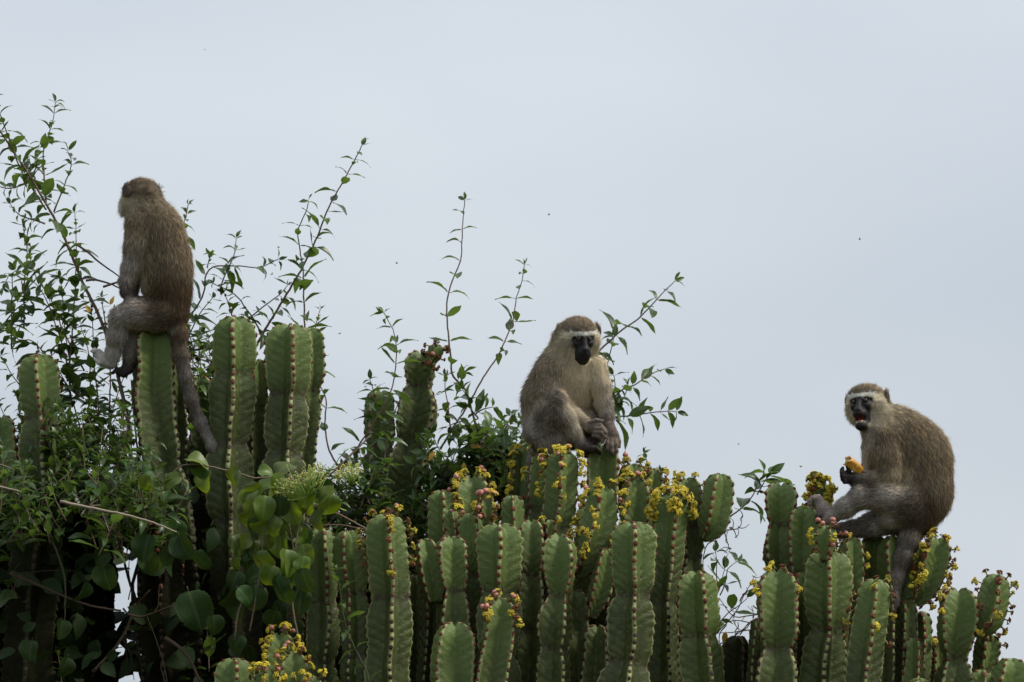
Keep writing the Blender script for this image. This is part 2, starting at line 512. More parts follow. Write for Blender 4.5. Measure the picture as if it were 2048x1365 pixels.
SHARED = dict(yellow=0, fruit=0)
def stem(plant, Y, nodes, pinch=(), n=4, rot=0.0, core=None, fl=None, age0=0.0, bark=0.0, sp=19.0, name='stem', taper=0.0, pamp=0.20, hang=False):
    """nodes: (px, py, half width px) from the tip downwards, with an optional fourth value that shifts the depth (m)"""
    s = S(Y)
    seed = len(bpy.data.objects)
    r = np.random.default_rng(seed)
    core = core or {3: 0.30, 4: 0.37, 5: 0.52}[n]
    raw = []
    for q in nodes:
        p = P(q[0], q[1], Y + (q[3] if len(q) > 3 else 0.0))
        raw.append((p.x, p.y, p.z, q[2]))
    raw = np.array(raw)
    prof = rib_profile(n, core)
    a0 = math.radians(rot)
    # the silhouette half width asked for is met by scaling the rib radius
    xs = prof[:, 0] * math.cos(a0 - PI / 2) - prof[:, 1] * math.sin(a0 - PI / 2)
    widest = np.abs(xs).max()
    L = np.linalg.norm(np.diff(raw[:, :3], axis=0), axis=1).sum()
    hw0 = raw[0, 3] * s / widest
    dome = hw0 * 0.80
    nl = max(12, int(L / (5.0 * s)))
    C = spline(raw, nl)
    arc = np.concatenate([[0], np.cumsum(np.linalg.norm(np.diff(C[:, :3], axis=0), axis=1))])
    ph = np.linspace(0.10, 1, 11) * PI / 2
    sd_ = dome * (1 - np.cos(ph))
    ss = np.concatenate([sd_, np.arange(dome + 4.5 * s, arc[-1], 5.0 * s), [arc[-1]]])
    C = np.stack([np.interp(ss, arc, C[:, k]) for k in range(4)], 1)
    Rr = C[:, 3] * s / widest
    dm = np.ones(len(ss))
    m_ = ss < dome
    dm[m_] = np.sqrt(np.clip(1 - ((dome - ss[m_]) / dome) ** 2, 0.02, 1)) ** 0.85
    pz = np.interp(np.array([q[1] for q in nodes], float), [min(q[1] for q in nodes), max(q[1] for q in nodes)], [0, 1])
    pin = np.zeros(len(ss))
    pyz = np.array([(Vector(c[:3]) - CAM) for c in C])
    # picture height of every ring, to find the pinches
    inv = np.array(_R.transposed())
    cc = pyz @ inv.T
    pyv = 682.5 - cc[:, 1] / -cc[:, 2] * FPX
    for p in pinch:
        wd = 11.0
        pin = np.maximum(pin, np.exp(-((pyv - p) / wd) ** 2))
        Rr = Rr * (1 - pamp * np.exp(-((pyv - p) / 17.0) ** 2)) * (1 + 0.05 * np.exp(-((pyv - p - 45) / 30.0) ** 2))
    Rr = Rr * (1 + 0.022 * np.sin(ss * 11 + r.uniform(0, 6)) + 0.015 * np.sin(ss * 26 + r.uniform(0, 6)))
    T = unit(np.gradient(C[:, :3], axis=0))
    side = unit(np.cross(np.array([0, 1.0, 0]), T)); dep = np.cross(side, T)     # side: picture left-right, dep: towards the viewer or away
    if dep[0, 1] > 0:
        dep = -dep; side = -side
    ns, npf = len(ss), len(prof)
    tw = a0 + 0.10 * np.sin(ss * 3.1 + r.uniform(0, 6)) + r.normal(0, 0.02)
    ribid = prof[:, 3].astype(int)
    space = sp * s
    offs = r.uniform(0, 1, n)
    amp_r = r.uniform(0.93, 1.05, n)
    u = ss[:, None]
    creW = np.cos(2 * PI * (u / space + offs[ribid][None])) * 0.032
    wob = 0.03 * np.sin(u * r.uniform(14, 22) + offs[ribid][None] * 20) + 0.018 * np.sin(u * 47 + offs[ribid][None] * 31)
    tipw = prof[:, 2][None] ** 3
    rad = (1 + (creW + wob) * tipw) * (1 + (amp_r[ribid][None] - 1) * tipw)
    slide = (0.045 * np.sin(u * 17 + offs[ribid][None] * 9) + 0.03 * np.sin(u * 39 + offs[ribid][None] * 17)) * tipw   # ribs are not ruled straight
    px_ = prof[:, 0][None] * rad; py_ = prof[:, 1][None] * rad
    ang = tw[:, None] + slide
    X = (px_ * np.cos(ang) - py_ * np.sin(ang)) * (Rr * dm)[:, None]
    Z = (px_ * np.sin(ang) + py_ * np.cos(ang)) * (Rr * dm)[:, None]
    q = np.hypot(prof[:, 0], prof[:, 1])[None]
    drop = np.where(m_[:, None], (1 - q) * 0.34 * dome * (1 - u / dome), 0)
    # local x axis points to the viewer (rot 0 = a rib faces the camera)
    V = C[:, None, :3] + X[..., None] * dep[:, None] + Z[..., None] * side[:, None] + drop[..., None] * T[:, None]
    V = V.reshape(-1, 3)
    i = np.arange(ns - 1)[:, None] * npf; j = np.arange(npf)[None]; k = (j + 1) % npf
    F4 = np.stack([i + j, i + k, i + npf + k, i + npf + j], -1).reshape(-1, 4)
    cap = C[0, :3] + T[0] * dome * 0.22
    bot = C[-1, :3]
    V = np.vstack([V, cap[None], bot[None]])
    jj, kk = np.arange(npf), (np.arange(npf) + 1) % npf
    F3 = np.vstack([np.stack([np.full(npf, ns * npf), kk, jj], 1), np.stack([np.full(npf, ns * npf + 1), (ns - 1) * npf + jj, (ns - 1) * npf + kk], 1)])
    me = mesh_np(name, V, [F3, F4], M_CACT)
    def ext(a):
        return np.concatenate([np.broadcast_to(a, (ns, npf)).ravel(), [np.ravel(a)[0], np.ravel(a)[-1]]])
    fattr(me, 'rib', ext(prof[:, 2][None] * np.ones((ns, 1))))
    fattr(me, 'age', ext(np.ones((1, npf)) * u + age0))
    fattr(me, 'pinch', ext(pin[:, None] * np.ones((1, npf))))
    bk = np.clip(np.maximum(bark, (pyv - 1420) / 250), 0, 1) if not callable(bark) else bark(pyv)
    fattr(me, 'bark', ext(np.asarray(bk)[:, None] * np.ones((1, npf))))
    o = obj(name, me, plant)
    # spine shields along every rib
    tipcol = [np.where((ribid == a) & (prof[:, 2] >= 1.0))[0][0] for a in range(n)]
    Vg = V[:ns * npf].reshape(ns, npf, 3)
    B = Bag(); anchors = []
    for a in range(n):
        line = Vg[:, tipcol[a]]
        al = np.concatenate([[0], np.cumsum(np.linalg.norm(np.diff(line, axis=0), axis=1))])
        pos = (1 - offs[a]) * space * 0.6 + 0.35 * space
        kq = 0
        while pos < al[-1] and kq < 400:
            c = np.array([np.interp(pos, al, line[:, d]) for d in range(3)])
            ii = min(int(np.searchsorted(al, pos)), ns - 1)
            if pyv[ii] > 1400:
                break
            t_ = unit(line[min(ii + 1, ns - 1)] - line[max(ii - 1, 0)])
            od = unit(line[ii] - C[ii, :3] - T[ii] * np.dot(line[ii] - C[ii, :3], T[ii]) * (0.0 if ss[ii] < dome else 1.0))
            od = unit(od - t_ * np.dot(od, t_))
            sd2 = np.cross(t_, od)
            R = np.stack([sd2, t_, od], 1)
            z = r.uniform(0.8, 1.2)
            add_ball(B, SPH_S, c - od * 0.4 * s, (4.5 * s * z, 5.2 * s * z * r.uniform(0.85, 1.25), 1.5 * s), 0, R, a=ss[ii] + age0)
            for e in (-1, 1):
                tip = c + od * 3.4 * s + sd2 * e * 2.6 * s + t_ * r.uniform(-1.5, 1.5) * s
                add_tube(B, [c + od * 1.0 * s + sd2 * e * 1.2 * s, tip], [0.7 * s, 0.15 * s], 0, 3, a=ss[ii] + age0)
            anchors.append((c, od, t_, ss[ii], a))
            pos += space * r.uniform(0.78, 1.12) * (1.0 if ss[ii] < 0.35 else 0.92); kq += 1
    if B.n:
        pm = B.mesh('spine_shields', [M_PAD], aname='age')
        obj('spine_row', pm, o, kind='stuff')
    if fl:
        flowers(o, anchors, fl, s, r)
    return o, anchors

def put_on(meshlist, parent, c, od, s, r, sc=1.0, tilt=0.35, lift=2.0, name=None):
    me = meshlist[int(r.integers(len(meshlist)))]
    d = Vector(unit(od + r.normal(0, tilt, 3) + np.array([0, 0, 0.25])))
    M = Matrix.Translation(Vector(c + od * lift * s)) @ d.to_track_quat('Z', 'Y').to_matrix().to_4x4() @ Matrix.Rotation(r.uniform(0, 6.28), 4, 'Z') @ Matrix.Scale(sc, 4)
    o = obj(name or me.name.split('.')[0], me, parent)
    o.matrix_basis = M
    return o

def flowers(o, anchors, fl, s, r):
    """fl: ny yellow clusters, nf fruits, nb withered heads within the top smax px; side: which ribs (None = all in view)"""
    ny, nf, nb, smax = fl[:4]
    ny = int(ny * 1.7 + .5); nb = int(nb * 2.2 + .5); nf = int(nf * .9 + .5)
    smin = fl[4] if len(fl) > 4 else 0
    vis = [a for a in anchors if smin * s <= a[3] <= smax * s and a[1][1] < 0.45]
    r.shuffle(vis) if False else None
    idx = r.permutation(len(vis)); vis = [vis[i] for i in idx]
    if not vis:
        return
    top = sorted(vis, key=lambda a: a[3])
    k = 0
    for i in range(ny):
        a = vis[i % len(vis)]
        j = r.normal(0, 2.5 * s, 3) + (a[2] * r.uniform(-6, 6) * s + np.cross(a[1], a[2]) * r.uniform(-11, 11) * s - a[1] * 3 * s if i >= len(vis) else 0)
        put_on(FLOWER, o, a[0] + j, a[1], s, r, r.uniform(0.75, 1.15), 0.45, 3.0, 'flower_cluster')
    for i in range(nb):
        a = vis[(ny + i) % len(vis)]
        put_on(WITHER, o, a[0], a[1], s, r, r.uniform(0.8, 1.1), 0.4, 2.0, 'withered_flower')
    for i in range(nf):
        a = top[min(len(top) - 1, int(abs(r.normal(0, len(top) * 0.4))))]
        put_on(FRUIT, o, a[0] + r.normal(0, 3 * s, 3), a[1], s, r, r.uniform(0.7, 1.0), 0.55, 3.0, 'fruit')

def rooted(nodes, cx, Y0=0.0):
    """carry a stem on below the frame to its plant's trunk"""
    x, y, h = nodes[-1][:3]
    d = nodes[-1][3] if len(nodes[-1]) > 3 else 0.0
    return list(nodes) + [(x + (cx - x) * 0.22, 1560, h * 1.02, d * 0.8), (x + (cx - x) * 0.68, 1790, h * 0.9, d * 0.4), (x + (cx - x) * 0.9, 2000, h * 0.8, d * 0.2)]

def trunk(plant, cx, Y, r0, r1, name='trunk'):
    top = P(cx, 1880, Y); z = np.linspace(-0.1, top.z, 14)
    th = np.linspace(0, 2 * PI, 40, endpoint=False)
    rr = r0 + (r1 - r0) * (z / z[-1]).clip(0, 1) + 0.12 * np.exp(-np.maximum(z, 0) / 0.15)
    rad = rr[:, None] * (1 + 0.10 * np.cos(5 * th)[None] + 0.04 * np.sin(11 * th[None] + z[:, None] * 4))
    v = np.stack([top.x + rad * np.cos(th), Y + rad * np.sin(th), np.broadcast_to(z[:, None], rad.shape)], -1).reshape(-1, 3)
    n = 40; i = np.arange(len(z) - 1)[:, None] * n; j = np.arange(n)[None]; k = (j + 1) % n
    f = np.stack([i + j, i + k, i + n + k, i + n + j], -1).reshape(-1, 4)
    capf = np.array([[(len(z) - 1) * n + j for j in range(n)]])
    me = mesh_np(name, v, [f, capf], M_BARK)
    return obj(name, me, plant)
M_BARK = simple_mat('euphorbia_bark', (0.06, 0.052, 0.036), 0.9, 0.45, 14, 0.15, 0.01)

# ------------------------------------------------------------------ the euphorbias (photograph pixels, half widths)
def base(cx, Y):
    p = P(cx, 1880, Y); return (p.x, Y, 0)

# the tall one at the left, under the shrub and the first monkey
CX, YL = 330, 0.32
EL = thing('candelabra_euphorbia', 'tall dark stemmed euphorbia under the monkey that turns its back', 'euphorbia', base(CX, YL), 'candelabra euphorbias')
trunk(EL, CX, YL, 0.30, 0.34)
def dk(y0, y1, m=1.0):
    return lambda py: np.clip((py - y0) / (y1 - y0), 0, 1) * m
st = lambda nodes, Y=YL, **k: stem(EL, Y, rooted(nodes, CX), **k)
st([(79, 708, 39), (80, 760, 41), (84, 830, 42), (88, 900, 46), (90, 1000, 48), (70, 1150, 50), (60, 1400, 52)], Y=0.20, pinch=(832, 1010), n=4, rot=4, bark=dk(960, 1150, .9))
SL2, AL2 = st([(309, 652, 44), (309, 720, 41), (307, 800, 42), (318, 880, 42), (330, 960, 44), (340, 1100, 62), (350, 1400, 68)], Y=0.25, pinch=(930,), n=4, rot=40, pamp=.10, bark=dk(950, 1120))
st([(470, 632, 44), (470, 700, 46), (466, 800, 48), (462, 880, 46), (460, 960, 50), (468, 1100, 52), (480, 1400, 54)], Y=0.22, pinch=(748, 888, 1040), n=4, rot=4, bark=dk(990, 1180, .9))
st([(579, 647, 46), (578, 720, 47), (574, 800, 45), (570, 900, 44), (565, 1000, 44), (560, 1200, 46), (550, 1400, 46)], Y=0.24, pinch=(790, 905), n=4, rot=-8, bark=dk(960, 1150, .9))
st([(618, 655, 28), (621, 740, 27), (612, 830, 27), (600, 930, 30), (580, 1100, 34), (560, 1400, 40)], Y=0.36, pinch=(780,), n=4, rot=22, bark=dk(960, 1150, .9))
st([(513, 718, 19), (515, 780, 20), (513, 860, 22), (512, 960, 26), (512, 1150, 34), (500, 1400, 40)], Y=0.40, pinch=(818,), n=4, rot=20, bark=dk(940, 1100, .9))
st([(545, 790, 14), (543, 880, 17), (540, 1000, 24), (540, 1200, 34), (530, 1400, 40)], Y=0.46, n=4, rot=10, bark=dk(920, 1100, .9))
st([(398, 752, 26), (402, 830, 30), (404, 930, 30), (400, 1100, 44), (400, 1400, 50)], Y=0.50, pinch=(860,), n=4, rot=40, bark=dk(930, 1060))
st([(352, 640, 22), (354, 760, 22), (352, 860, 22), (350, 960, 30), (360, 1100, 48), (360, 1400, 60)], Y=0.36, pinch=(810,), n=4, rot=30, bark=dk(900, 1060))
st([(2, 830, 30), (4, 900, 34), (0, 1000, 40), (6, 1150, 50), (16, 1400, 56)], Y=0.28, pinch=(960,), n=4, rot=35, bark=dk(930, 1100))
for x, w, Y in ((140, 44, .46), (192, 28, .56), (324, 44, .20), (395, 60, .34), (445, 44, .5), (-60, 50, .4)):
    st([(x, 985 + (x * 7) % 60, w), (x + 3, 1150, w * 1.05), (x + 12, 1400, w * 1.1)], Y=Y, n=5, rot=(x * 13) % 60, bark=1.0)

# the blurred pair farther back, in the middle
CX, YM = 800, 0.75
EM = thing('candelabra_euphorbia', 'leaning euphorbia stem with a small red-budded offshoot on its tip, farther back', 'euphorbia', base(CX, YM), 'candelabra euphorbias')
trunk(EM, CX, YM, 0.24, 0.2)
sm = lambda nodes, Y=YM, **k: stem(EM, Y, rooted(nodes, CX), **k)
sm([(762, 780, 31), (758, 830, 33), (760, 900, 32), (764, 1000, 34), (780, 1120, 36), (790, 1400, 40)], Y=.80, pinch=(893,), n=4, rot=25, bark=dk(1060, 1200, .9))
sm([(842, 702, 32), (840, 735, 33), (838, 770, 30), (832, 830, 38), (824, 882, 34), (812, 940, 40), (798, 1010, 36), (796, 1130, 38), (800, 1400, 42)], pinch=(772, 890), n=4, rot=42, age0=0.12, bark=dk(1040, 1200, .9))
stem(EM, 0.70, [(875, 688, 14), (870, 706, 16), (861, 726, 10), (852, 740, 6)], n=4, rot=10, fl=(0, 2, 6, 60), name='offshoot')

# the broad flowering one in the middle of the picture
CX, YF = 1060, 0.0
EF = thing('candelabra_euphorbia', 'broad many stemmed euphorbia in yellow bloom under the monkey that looks down', 'euphorbia', base(CX, 0.05), 'candelabra euphorbias')
trunk(EF, CX, 0.05, 0.42, 0.46)
sf = lambda nodes, Y=YF, **k: stem(EF, Y, rooted(nodes, CX), **k)
br = lambda nodes, Y=YF, **k: stem(EF, Y, nodes, **k)
sf([(640, 1056, 33), (641, 1100, 36), (645, 1180, 35), (647, 1260, 35), (650, 1400, 34)], Y=-.02, pinch=(1203, 1322), n=4, rot=-14)
sf([(697, 1061, 33), (698, 1110, 36), (706, 1186, 33), (710, 1260, 31), (712, 1400, 29)], Y=-.10, pinch=(1188, 1310), n=4, rot=12)
sf([(773, 1028, 40), (774, 1080, 42), (778, 1140, 41), (782, 1200, 42), (781, 1280, 46), (778, 1400, 47)], Y=-.16, pinch=(1196,), pamp=.12, n=4, rot=-10, fl=(7, 1, 9, 120))
br([(846, 1078, 17), (855, 1120, 24), (864, 1170, 25), (870, 1206, 14)], Y=-.05, n=4, rot=36, age0=0.02)
sf([(902, 1072, 30), (901, 1120, 35), (907, 1182, 32), (905, 1260, 34), (902, 1400, 38)], Y=-.06, pinch=(1184, 1330), n=4, rot=28)
sf([(940, 1026, 22), (942, 1075, 28), (948, 1140, 32), (950, 1220, 34), (945, 1400, 36)], Y=.06, pinch=(1150,), n=4, rot=-30, fl=(1, 2, 1, 60))
sf([(999, 1046, 43), (1000, 1100, 46), (1000, 1182, 42), (998, 1260, 44), (998, 1400, 45)], Y=-.08, pinch=(1184, 1312), n=4, rot=-2)
sf([(1024, 991, 23), (1026, 1030, 25), (1028, 1080, 26), (1040, 1180, 32), (1046, 1400, 34)], Y=.10, pinch=(1100,), n=4, rot=-6)
sf([(909, 1244, 38), (908, 1300, 42), (910, 1400, 44)], Y=-.30, n=4, rot=40)
sf([(1001, 1196, 22), (1000, 1240, 26), (990, 1310, 30), (978, 1400, 33)], Y=-.32, n=4, rot=44, fl=(6, 6, 6, 70))
sf([(884, 980, 27), (885, 1030, 30), (888, 1090, 32), (892, 1180, 34), (890, 1400, 36)], Y=.18, pinch=(1092,), n=4, rot=-12)
br([(898, 1019, 16), (902, 1045, 18), (908, 1082, 13)], Y=.06, n=4, rot=-16)
sf([(943, 951, 32), (948, 1000, 36), (950, 1060, 36), (948, 1160, 36), (940, 1400, 38)], Y=.24, pinch=(1080,), n=4, rot=40, fl=(17, 4, 2, 110))
br([(973, 996, 12), (974, 1020, 14), (972, 1050, 9)], Y=.02, n=4, rot=42, fl=(1, 7, 3, 60), name='offshoot')
sf([(1042, 897, 17), (1040, 950, 22), (1036, 1010, 26), (1044, 1100, 30), (1050, 1400, 36)], Y=.46, pinch=(1030,), n=4, rot=36, fl=(7, 0, 1, 110))
sf([(1124, 903, 33), (1125, 950, 35), (1122, 1010, 34), (1110, 1080, 34), (1100, 1200, 34), (1090, 1400, 36)], Y=.16, pinch=(1060,), n=4, rot=4, fl=(15, 5, 2, 105))
sf([(1084, 902, 20), (1082, 960, 26), (1078, 1060, 28), (1072, 1200, 32), (1070, 1400, 36)], Y=.30, pinch=(1020,), n=4, rot=-20, fl=(6, 2, 1, 110))
SHAND, AHAND = sf([(1206, 884, 30), (1206, 930, 32), (1204, 990, 33), (1196, 1100, 34), (1180, 1250, 34), (1170, 1400, 36)], Y=.30, pinch=(1010,), n=4, rot=42)
sf([(1262, 927, 24), (1264, 980, 28), (1266, 1060, 30), (1250, 1200, 34), (1230, 1400, 36)], Y=.32, pinch=(1040,), n=4, rot=28, fl=(5, 1, 3, 60))
sf([(1304, 936, 20), (1304, 990, 22), (1300, 1080, 26), (1290, 1200, 34), (1270, 1400, 38)], Y=.30, pinch=(1050,), n=4, rot=22, fl=(3, 0, 3, 50))
sf([(1271, 957, 25), (1271, 1000, 27), (1268, 1060, 28), (1262, 1200, 34), (1250, 1400, 36)], Y=.20, pinch=(1070,), n=4, rot=40, fl=(4, 2, 2, 60))
br([(1207, 973, 26), (1203, 1020, 33), (1188, 1075, 35), (1168, 1125, 27), (1150, 1152, 14)], Y=.02, n=4, rot=18, fl=(23, 7, 2, 150))
br([(1100, 1040, 9), (1100, 1060, 11), (1102, 1090, 9)], Y=.06, n=4, rot=30, fl=(1, 0, 0, 30), name='offshoot')
sf([(1119, 1069, 31), (1119, 1120, 35), (1118, 1189, 28), (1110, 1240, 35), (1108, 1297, 33), (1104, 1400, 35)], Y=-.14, pinch=(1192, 1297), n=4, rot=-30)
br([(1214, 1098, 18), (1206, 1150, 24), (1195, 1195, 24), (1180, 1236, 12)], Y=-.02, n=4, rot=22, age0=0.03)
sf([(1266, 1043, 46), (1266, 1100, 48), (1266, 1188, 44), (1261, 1240, 48), (1256, 1320, 48), (1240, 1400, 54)], Y=-.18, pinch=(1190, 1325), n=4, rot=-3)
sf([(1348, 985, 30), (1344, 1040, 33), (1336, 1110, 33), (1328, 1200, 33), (1326, 1300, 34), (1320, 1400, 36)], Y=.02, pinch=(1205,), n=4, rot=-12, fl=(34, 2, 2, 62))
sf([(1372, 955, 26), (1376, 1010, 29), (1384, 1070, 26), (1384, 1110, 24), (1380, 1200, 28), (1370, 1400, 34)], Y=.16, pinch=(1052, 1118), n=4, rot=30, age0=0.15, fl=(10, 0, 1, 70))
br([(1440, 947, 27), (1435, 1000, 32), (1424, 1050, 29), (1407, 1080, 10)], Y=.08, n=4, rot=16)
sf([(1392, 1142, 38), (1394, 1190, 42), (1397, 1270, 42), (1400, 1330, 43), (1400, 1400, 44)], Y=-.10, pinch=(1272,), n=4, rot=-28)
sf([(1150, 1180, 24), (1152, 1300, 28), (1150, 1400, 30)], Y=.0, n=4, rot=32, age0=.2)
sf([(1195, 1250, 26), (1192, 1330, 30), (1186, 1400, 32)], Y=-.04, n=4, rot=-34, age0=.2)
sf([(1062, 1040, 24), (1064, 1120, 28), (1062, 1220, 28), (1060, 1400, 30)], Y=.04, pinch=(1150, 1260), n=4, rot=-38, age0=.1)
sf([(858, 1165, 18), (862, 1260, 22), (858, 1400, 26)], Y=.10, n=4, rot=14, age0=.2)
sf([(830, 1150, 18), (832, 1250, 22), (834, 1400, 24)], Y=.24, n=4, rot=30, age0=.25)
sf([(1180, 1010, 26), (1176, 1100, 30), (1166, 1200, 32), (1160, 1400, 34)], Y=.20, n=4, rot=-24, age0=.1)
sf([(1230, 1080, 26), (1226, 1180, 30), (1220, 1400, 34)], Y=.10, n=4, rot=30, age0=.1)

# the one at the right, under the eating monkey
CX, YR = 1720, 0.0
ER = thing('candelabra_euphorbia', 'euphorbia clump at the right, under the monkey holding a piece of fruit', 'euphorbia', base(CX, 0.05), 'candelabra euphorbias')
trunk(ER, CX, 0.05, 0.40, 0.44)
sr = lambda nodes, Y=YR, **k: stem(ER, Y, rooted(nodes, CX), **k)
bq = lambda nodes, Y=YR, **k: stem(ER, Y, nodes, **k)
sr([(1562, 965, 33), (1561, 1005, 34), (1559, 1050, 28), (1558, 1100, 29), (1560, 1180, 32), (1564, 1400, 40)], Y=.14, pinch=(1052, 1140), n=4, rot=40)
SFOOT, AFOOT = sr([(1609, 1012, 28), (1608, 1060, 31), (1606, 1140, 28), (1606, 1220, 30), (1610, 1400, 36)], Y=.10, pinch=(1150,), n=4, rot=44)
bq([(1653, 1052, 21), (1652, 1085, 22), (1650, 1122, 9)], Y=-.16, n=4, rot=-14, fl=(2, 7, 4, 60), name='offshoot')
sr([(1659, 1100, 45), (1658, 1150, 48), (1657, 1200, 47), (1656, 1260, 41), (1650, 1310, 45), (1646, 1400, 48)], Y=-.10, pinch=(1262,), n=4, rot=-4)
sr([(1553, 1138, 36), (1553, 1190, 40), (1554, 1250, 39), (1554, 1296, 36), (1552, 1350, 40), (1552, 1400, 41)], Y=-.14, pinch=(1298,), n=4, rot=42, fl=(3, 0, 1, 70))
sr([(1603, 1145, 15), (1604, 1250, 18), (1600, 1400, 24)], Y=.02, n=4, rot=30)
sr([(1702, 1075, 20), (1703, 1120, 23), (1700, 1180, 25), (1694, 1280, 28), (1690, 1400, 32)], Y=-.02, pinch=(1200,), n=4, rot=30, fl=(3, 5, 2, 120))
SRUMP, ARUMP = sr([(1746, 1066, 24), (1746, 1120, 25), (1742, 1180, 26), (1738, 1400, 34)], Y=.14, pinch=(1160,), n=4, rot=40, age0=.08)
sr([(1792, 1070, 33), (1793, 1130, 38), (1794, 1180, 36), (1792, 1260, 28), (1790, 1400, 34)], Y=.06, pinch=(1210,), n=4, rot=34)
sr([(1751, 1158, 31), (1748, 1200, 36), (1738, 1270, 36), (1730, 1330, 36), (1724, 1400, 37)], Y=-.22, n=4, rot=-8, fl=(3, 0, 4, 130))
bq([(1876, 1075, 24), (1868, 1120, 29), (1852, 1175, 24), (1832, 1210, 10)], Y=.02, n=4, rot=38, fl=(10, 0, 9, 130))
bq([(1846, 1085, 16), (1842, 1120, 20), (1834, 1170, 16), (1822, 1210, 9)], Y=.06, n=4, rot=30, fl=(4, 0, 4, 80))
sr([(1838, 1222, 20), (1840, 1270, 23), (1836, 1350, 26), (1826, 1400, 28)], Y=.10, n=4, rot=-24)
sr([(1827, 1276, 17), (1828, 1320, 19), (1822, 1400, 24)], Y=-.04, n=4, rot=-28)
sr([(1816, 1200, 17), (1818, 1280, 20), (1812, 1400, 24)], Y=.02, n=4, rot=24, age0=.2)
sr([(1916, 1176, 36), (1916, 1230, 38), (1912, 1270, 35), (1910, 1318, 27), (1908, 1350, 33), (1900, 1400, 36)], Y=-.04, pinch=(1319,), n=4, rot=41, fl=(2, 0, 1, 70))
bq([(1994, 1148, 27), (1988, 1195, 33), (1975, 1240, 31), (1950, 1274, 10)], Y=-.06, n=4, rot=-14, fl=(4, 0, 9, 130))
bq([(1976, 1268, 22), (1974, 1300, 27), (1966, 1340, 22), (1940, 1385, 12)], Y=.06, n=4, rot=20, fl=(0, 0, 3, 40))
sr([(2022, 1316, 34), (2020, 1350, 36), (2000, 1400, 38)], Y=-.10, n=4, rot=28)
sr([(1964, 1340, 19), (1962, 1370, 21), (1950, 1400, 22)], Y=-.12, n=4, rot=-20)
sr([(1872, 1272, 13), (1874, 1310, 17), (1870, 1400, 22)], Y=.14, n=4, rot=20, fl=(3, 0, 0, 30))
sr([(1836, 1356, 20), (1836, 1375, 22), (1830, 1400, 22)], Y=-.20, n=4, rot=14)
sr([(1473, 1271, 24), (1474, 1310, 26), (1476, 1400, 28)], Y=.10, n=4, rot=-30, bark=.75, age0=.3)
sr([(1520, 1235, 18), (1518, 1300, 22), (1520, 1400, 26)], Y=.02, n=4, rot=24, age0=.25)
bq([(1640, 962, 17), (1637, 1000, 19), (1630, 1050, 19), (1626, 1110, 16)], Y=.22, n=4, rot=38, fl=(26, 0, 12, 70))
sr([(1690, 1180, 18), (1690, 1280, 22), (1690, 1400, 26)], Y=.06, n=4, rot=10, age0=.2)
sr([(1770, 1160, 22), (1770, 1260, 26), (1768, 1400, 30)], Y=.02, n=4, rot=-30, age0=.2)

# the small one in the lower left corner of the bloom
CX, YS = 540, -0.25
ES = thing('candelabra_euphorbia', 'small flowering euphorbia at the bottom edge below the round leaved vine', 'euphorbia', base(CX, YS), 'candelabra euphorbias')
trunk(ES, CX, YS, 0.15, 0.16)
ss_ = lambda nodes, Y=YS, **k: stem(ES, Y, rooted(nodes, CX), **k)
ss_([(467, 1316, 36), (468, 1350, 39), (472, 1400, 40)], n=4, rot=-18)
ss_([(558, 1266, 27), (558, 1300, 31), (556, 1400, 36)], Y=-.16, n=4, rot=40, fl=(9, 6, 5, 90))
ss_([(587, 1304, 28), (586, 1340, 32), (580, 1400, 35)], Y=-.28, n=4, rot=36, fl=(9, 6, 3, 80))
ss_([(622, 1352, 20), (620, 1375, 24), (612, 1400, 28)], Y=-.36, n=4, rot=6, fl=(3, 0, 1, 30))
ss_([(532, 1340, 20), (532, 1375, 24), (530, 1400, 28)], Y=-.34, n=4, rot=6, fl=(5, 2, 1, 40))

# ------------------------------------------------------------------ monkeys: one continuous skin grown from a blended distance field, plus fur
BROWN, DBROWN, GREY, DGREY = (0.225, 0.183, 0.132), (0.130, 0.102, 0.072), (0.36, 0.33, 0.305), (0.180, 0.160, 0.144)
CREAM, WHITE, BLACK, HAND = (0.76, 0.665, 0.485), (0.80, 0.77, 0.69), (0.011, 0.0098, 0.010), (0.055, 0.045, 0.040)
TAN, PALEG = (0.58, 0.49, 0.36), (0.58, 0.54, 0.50)

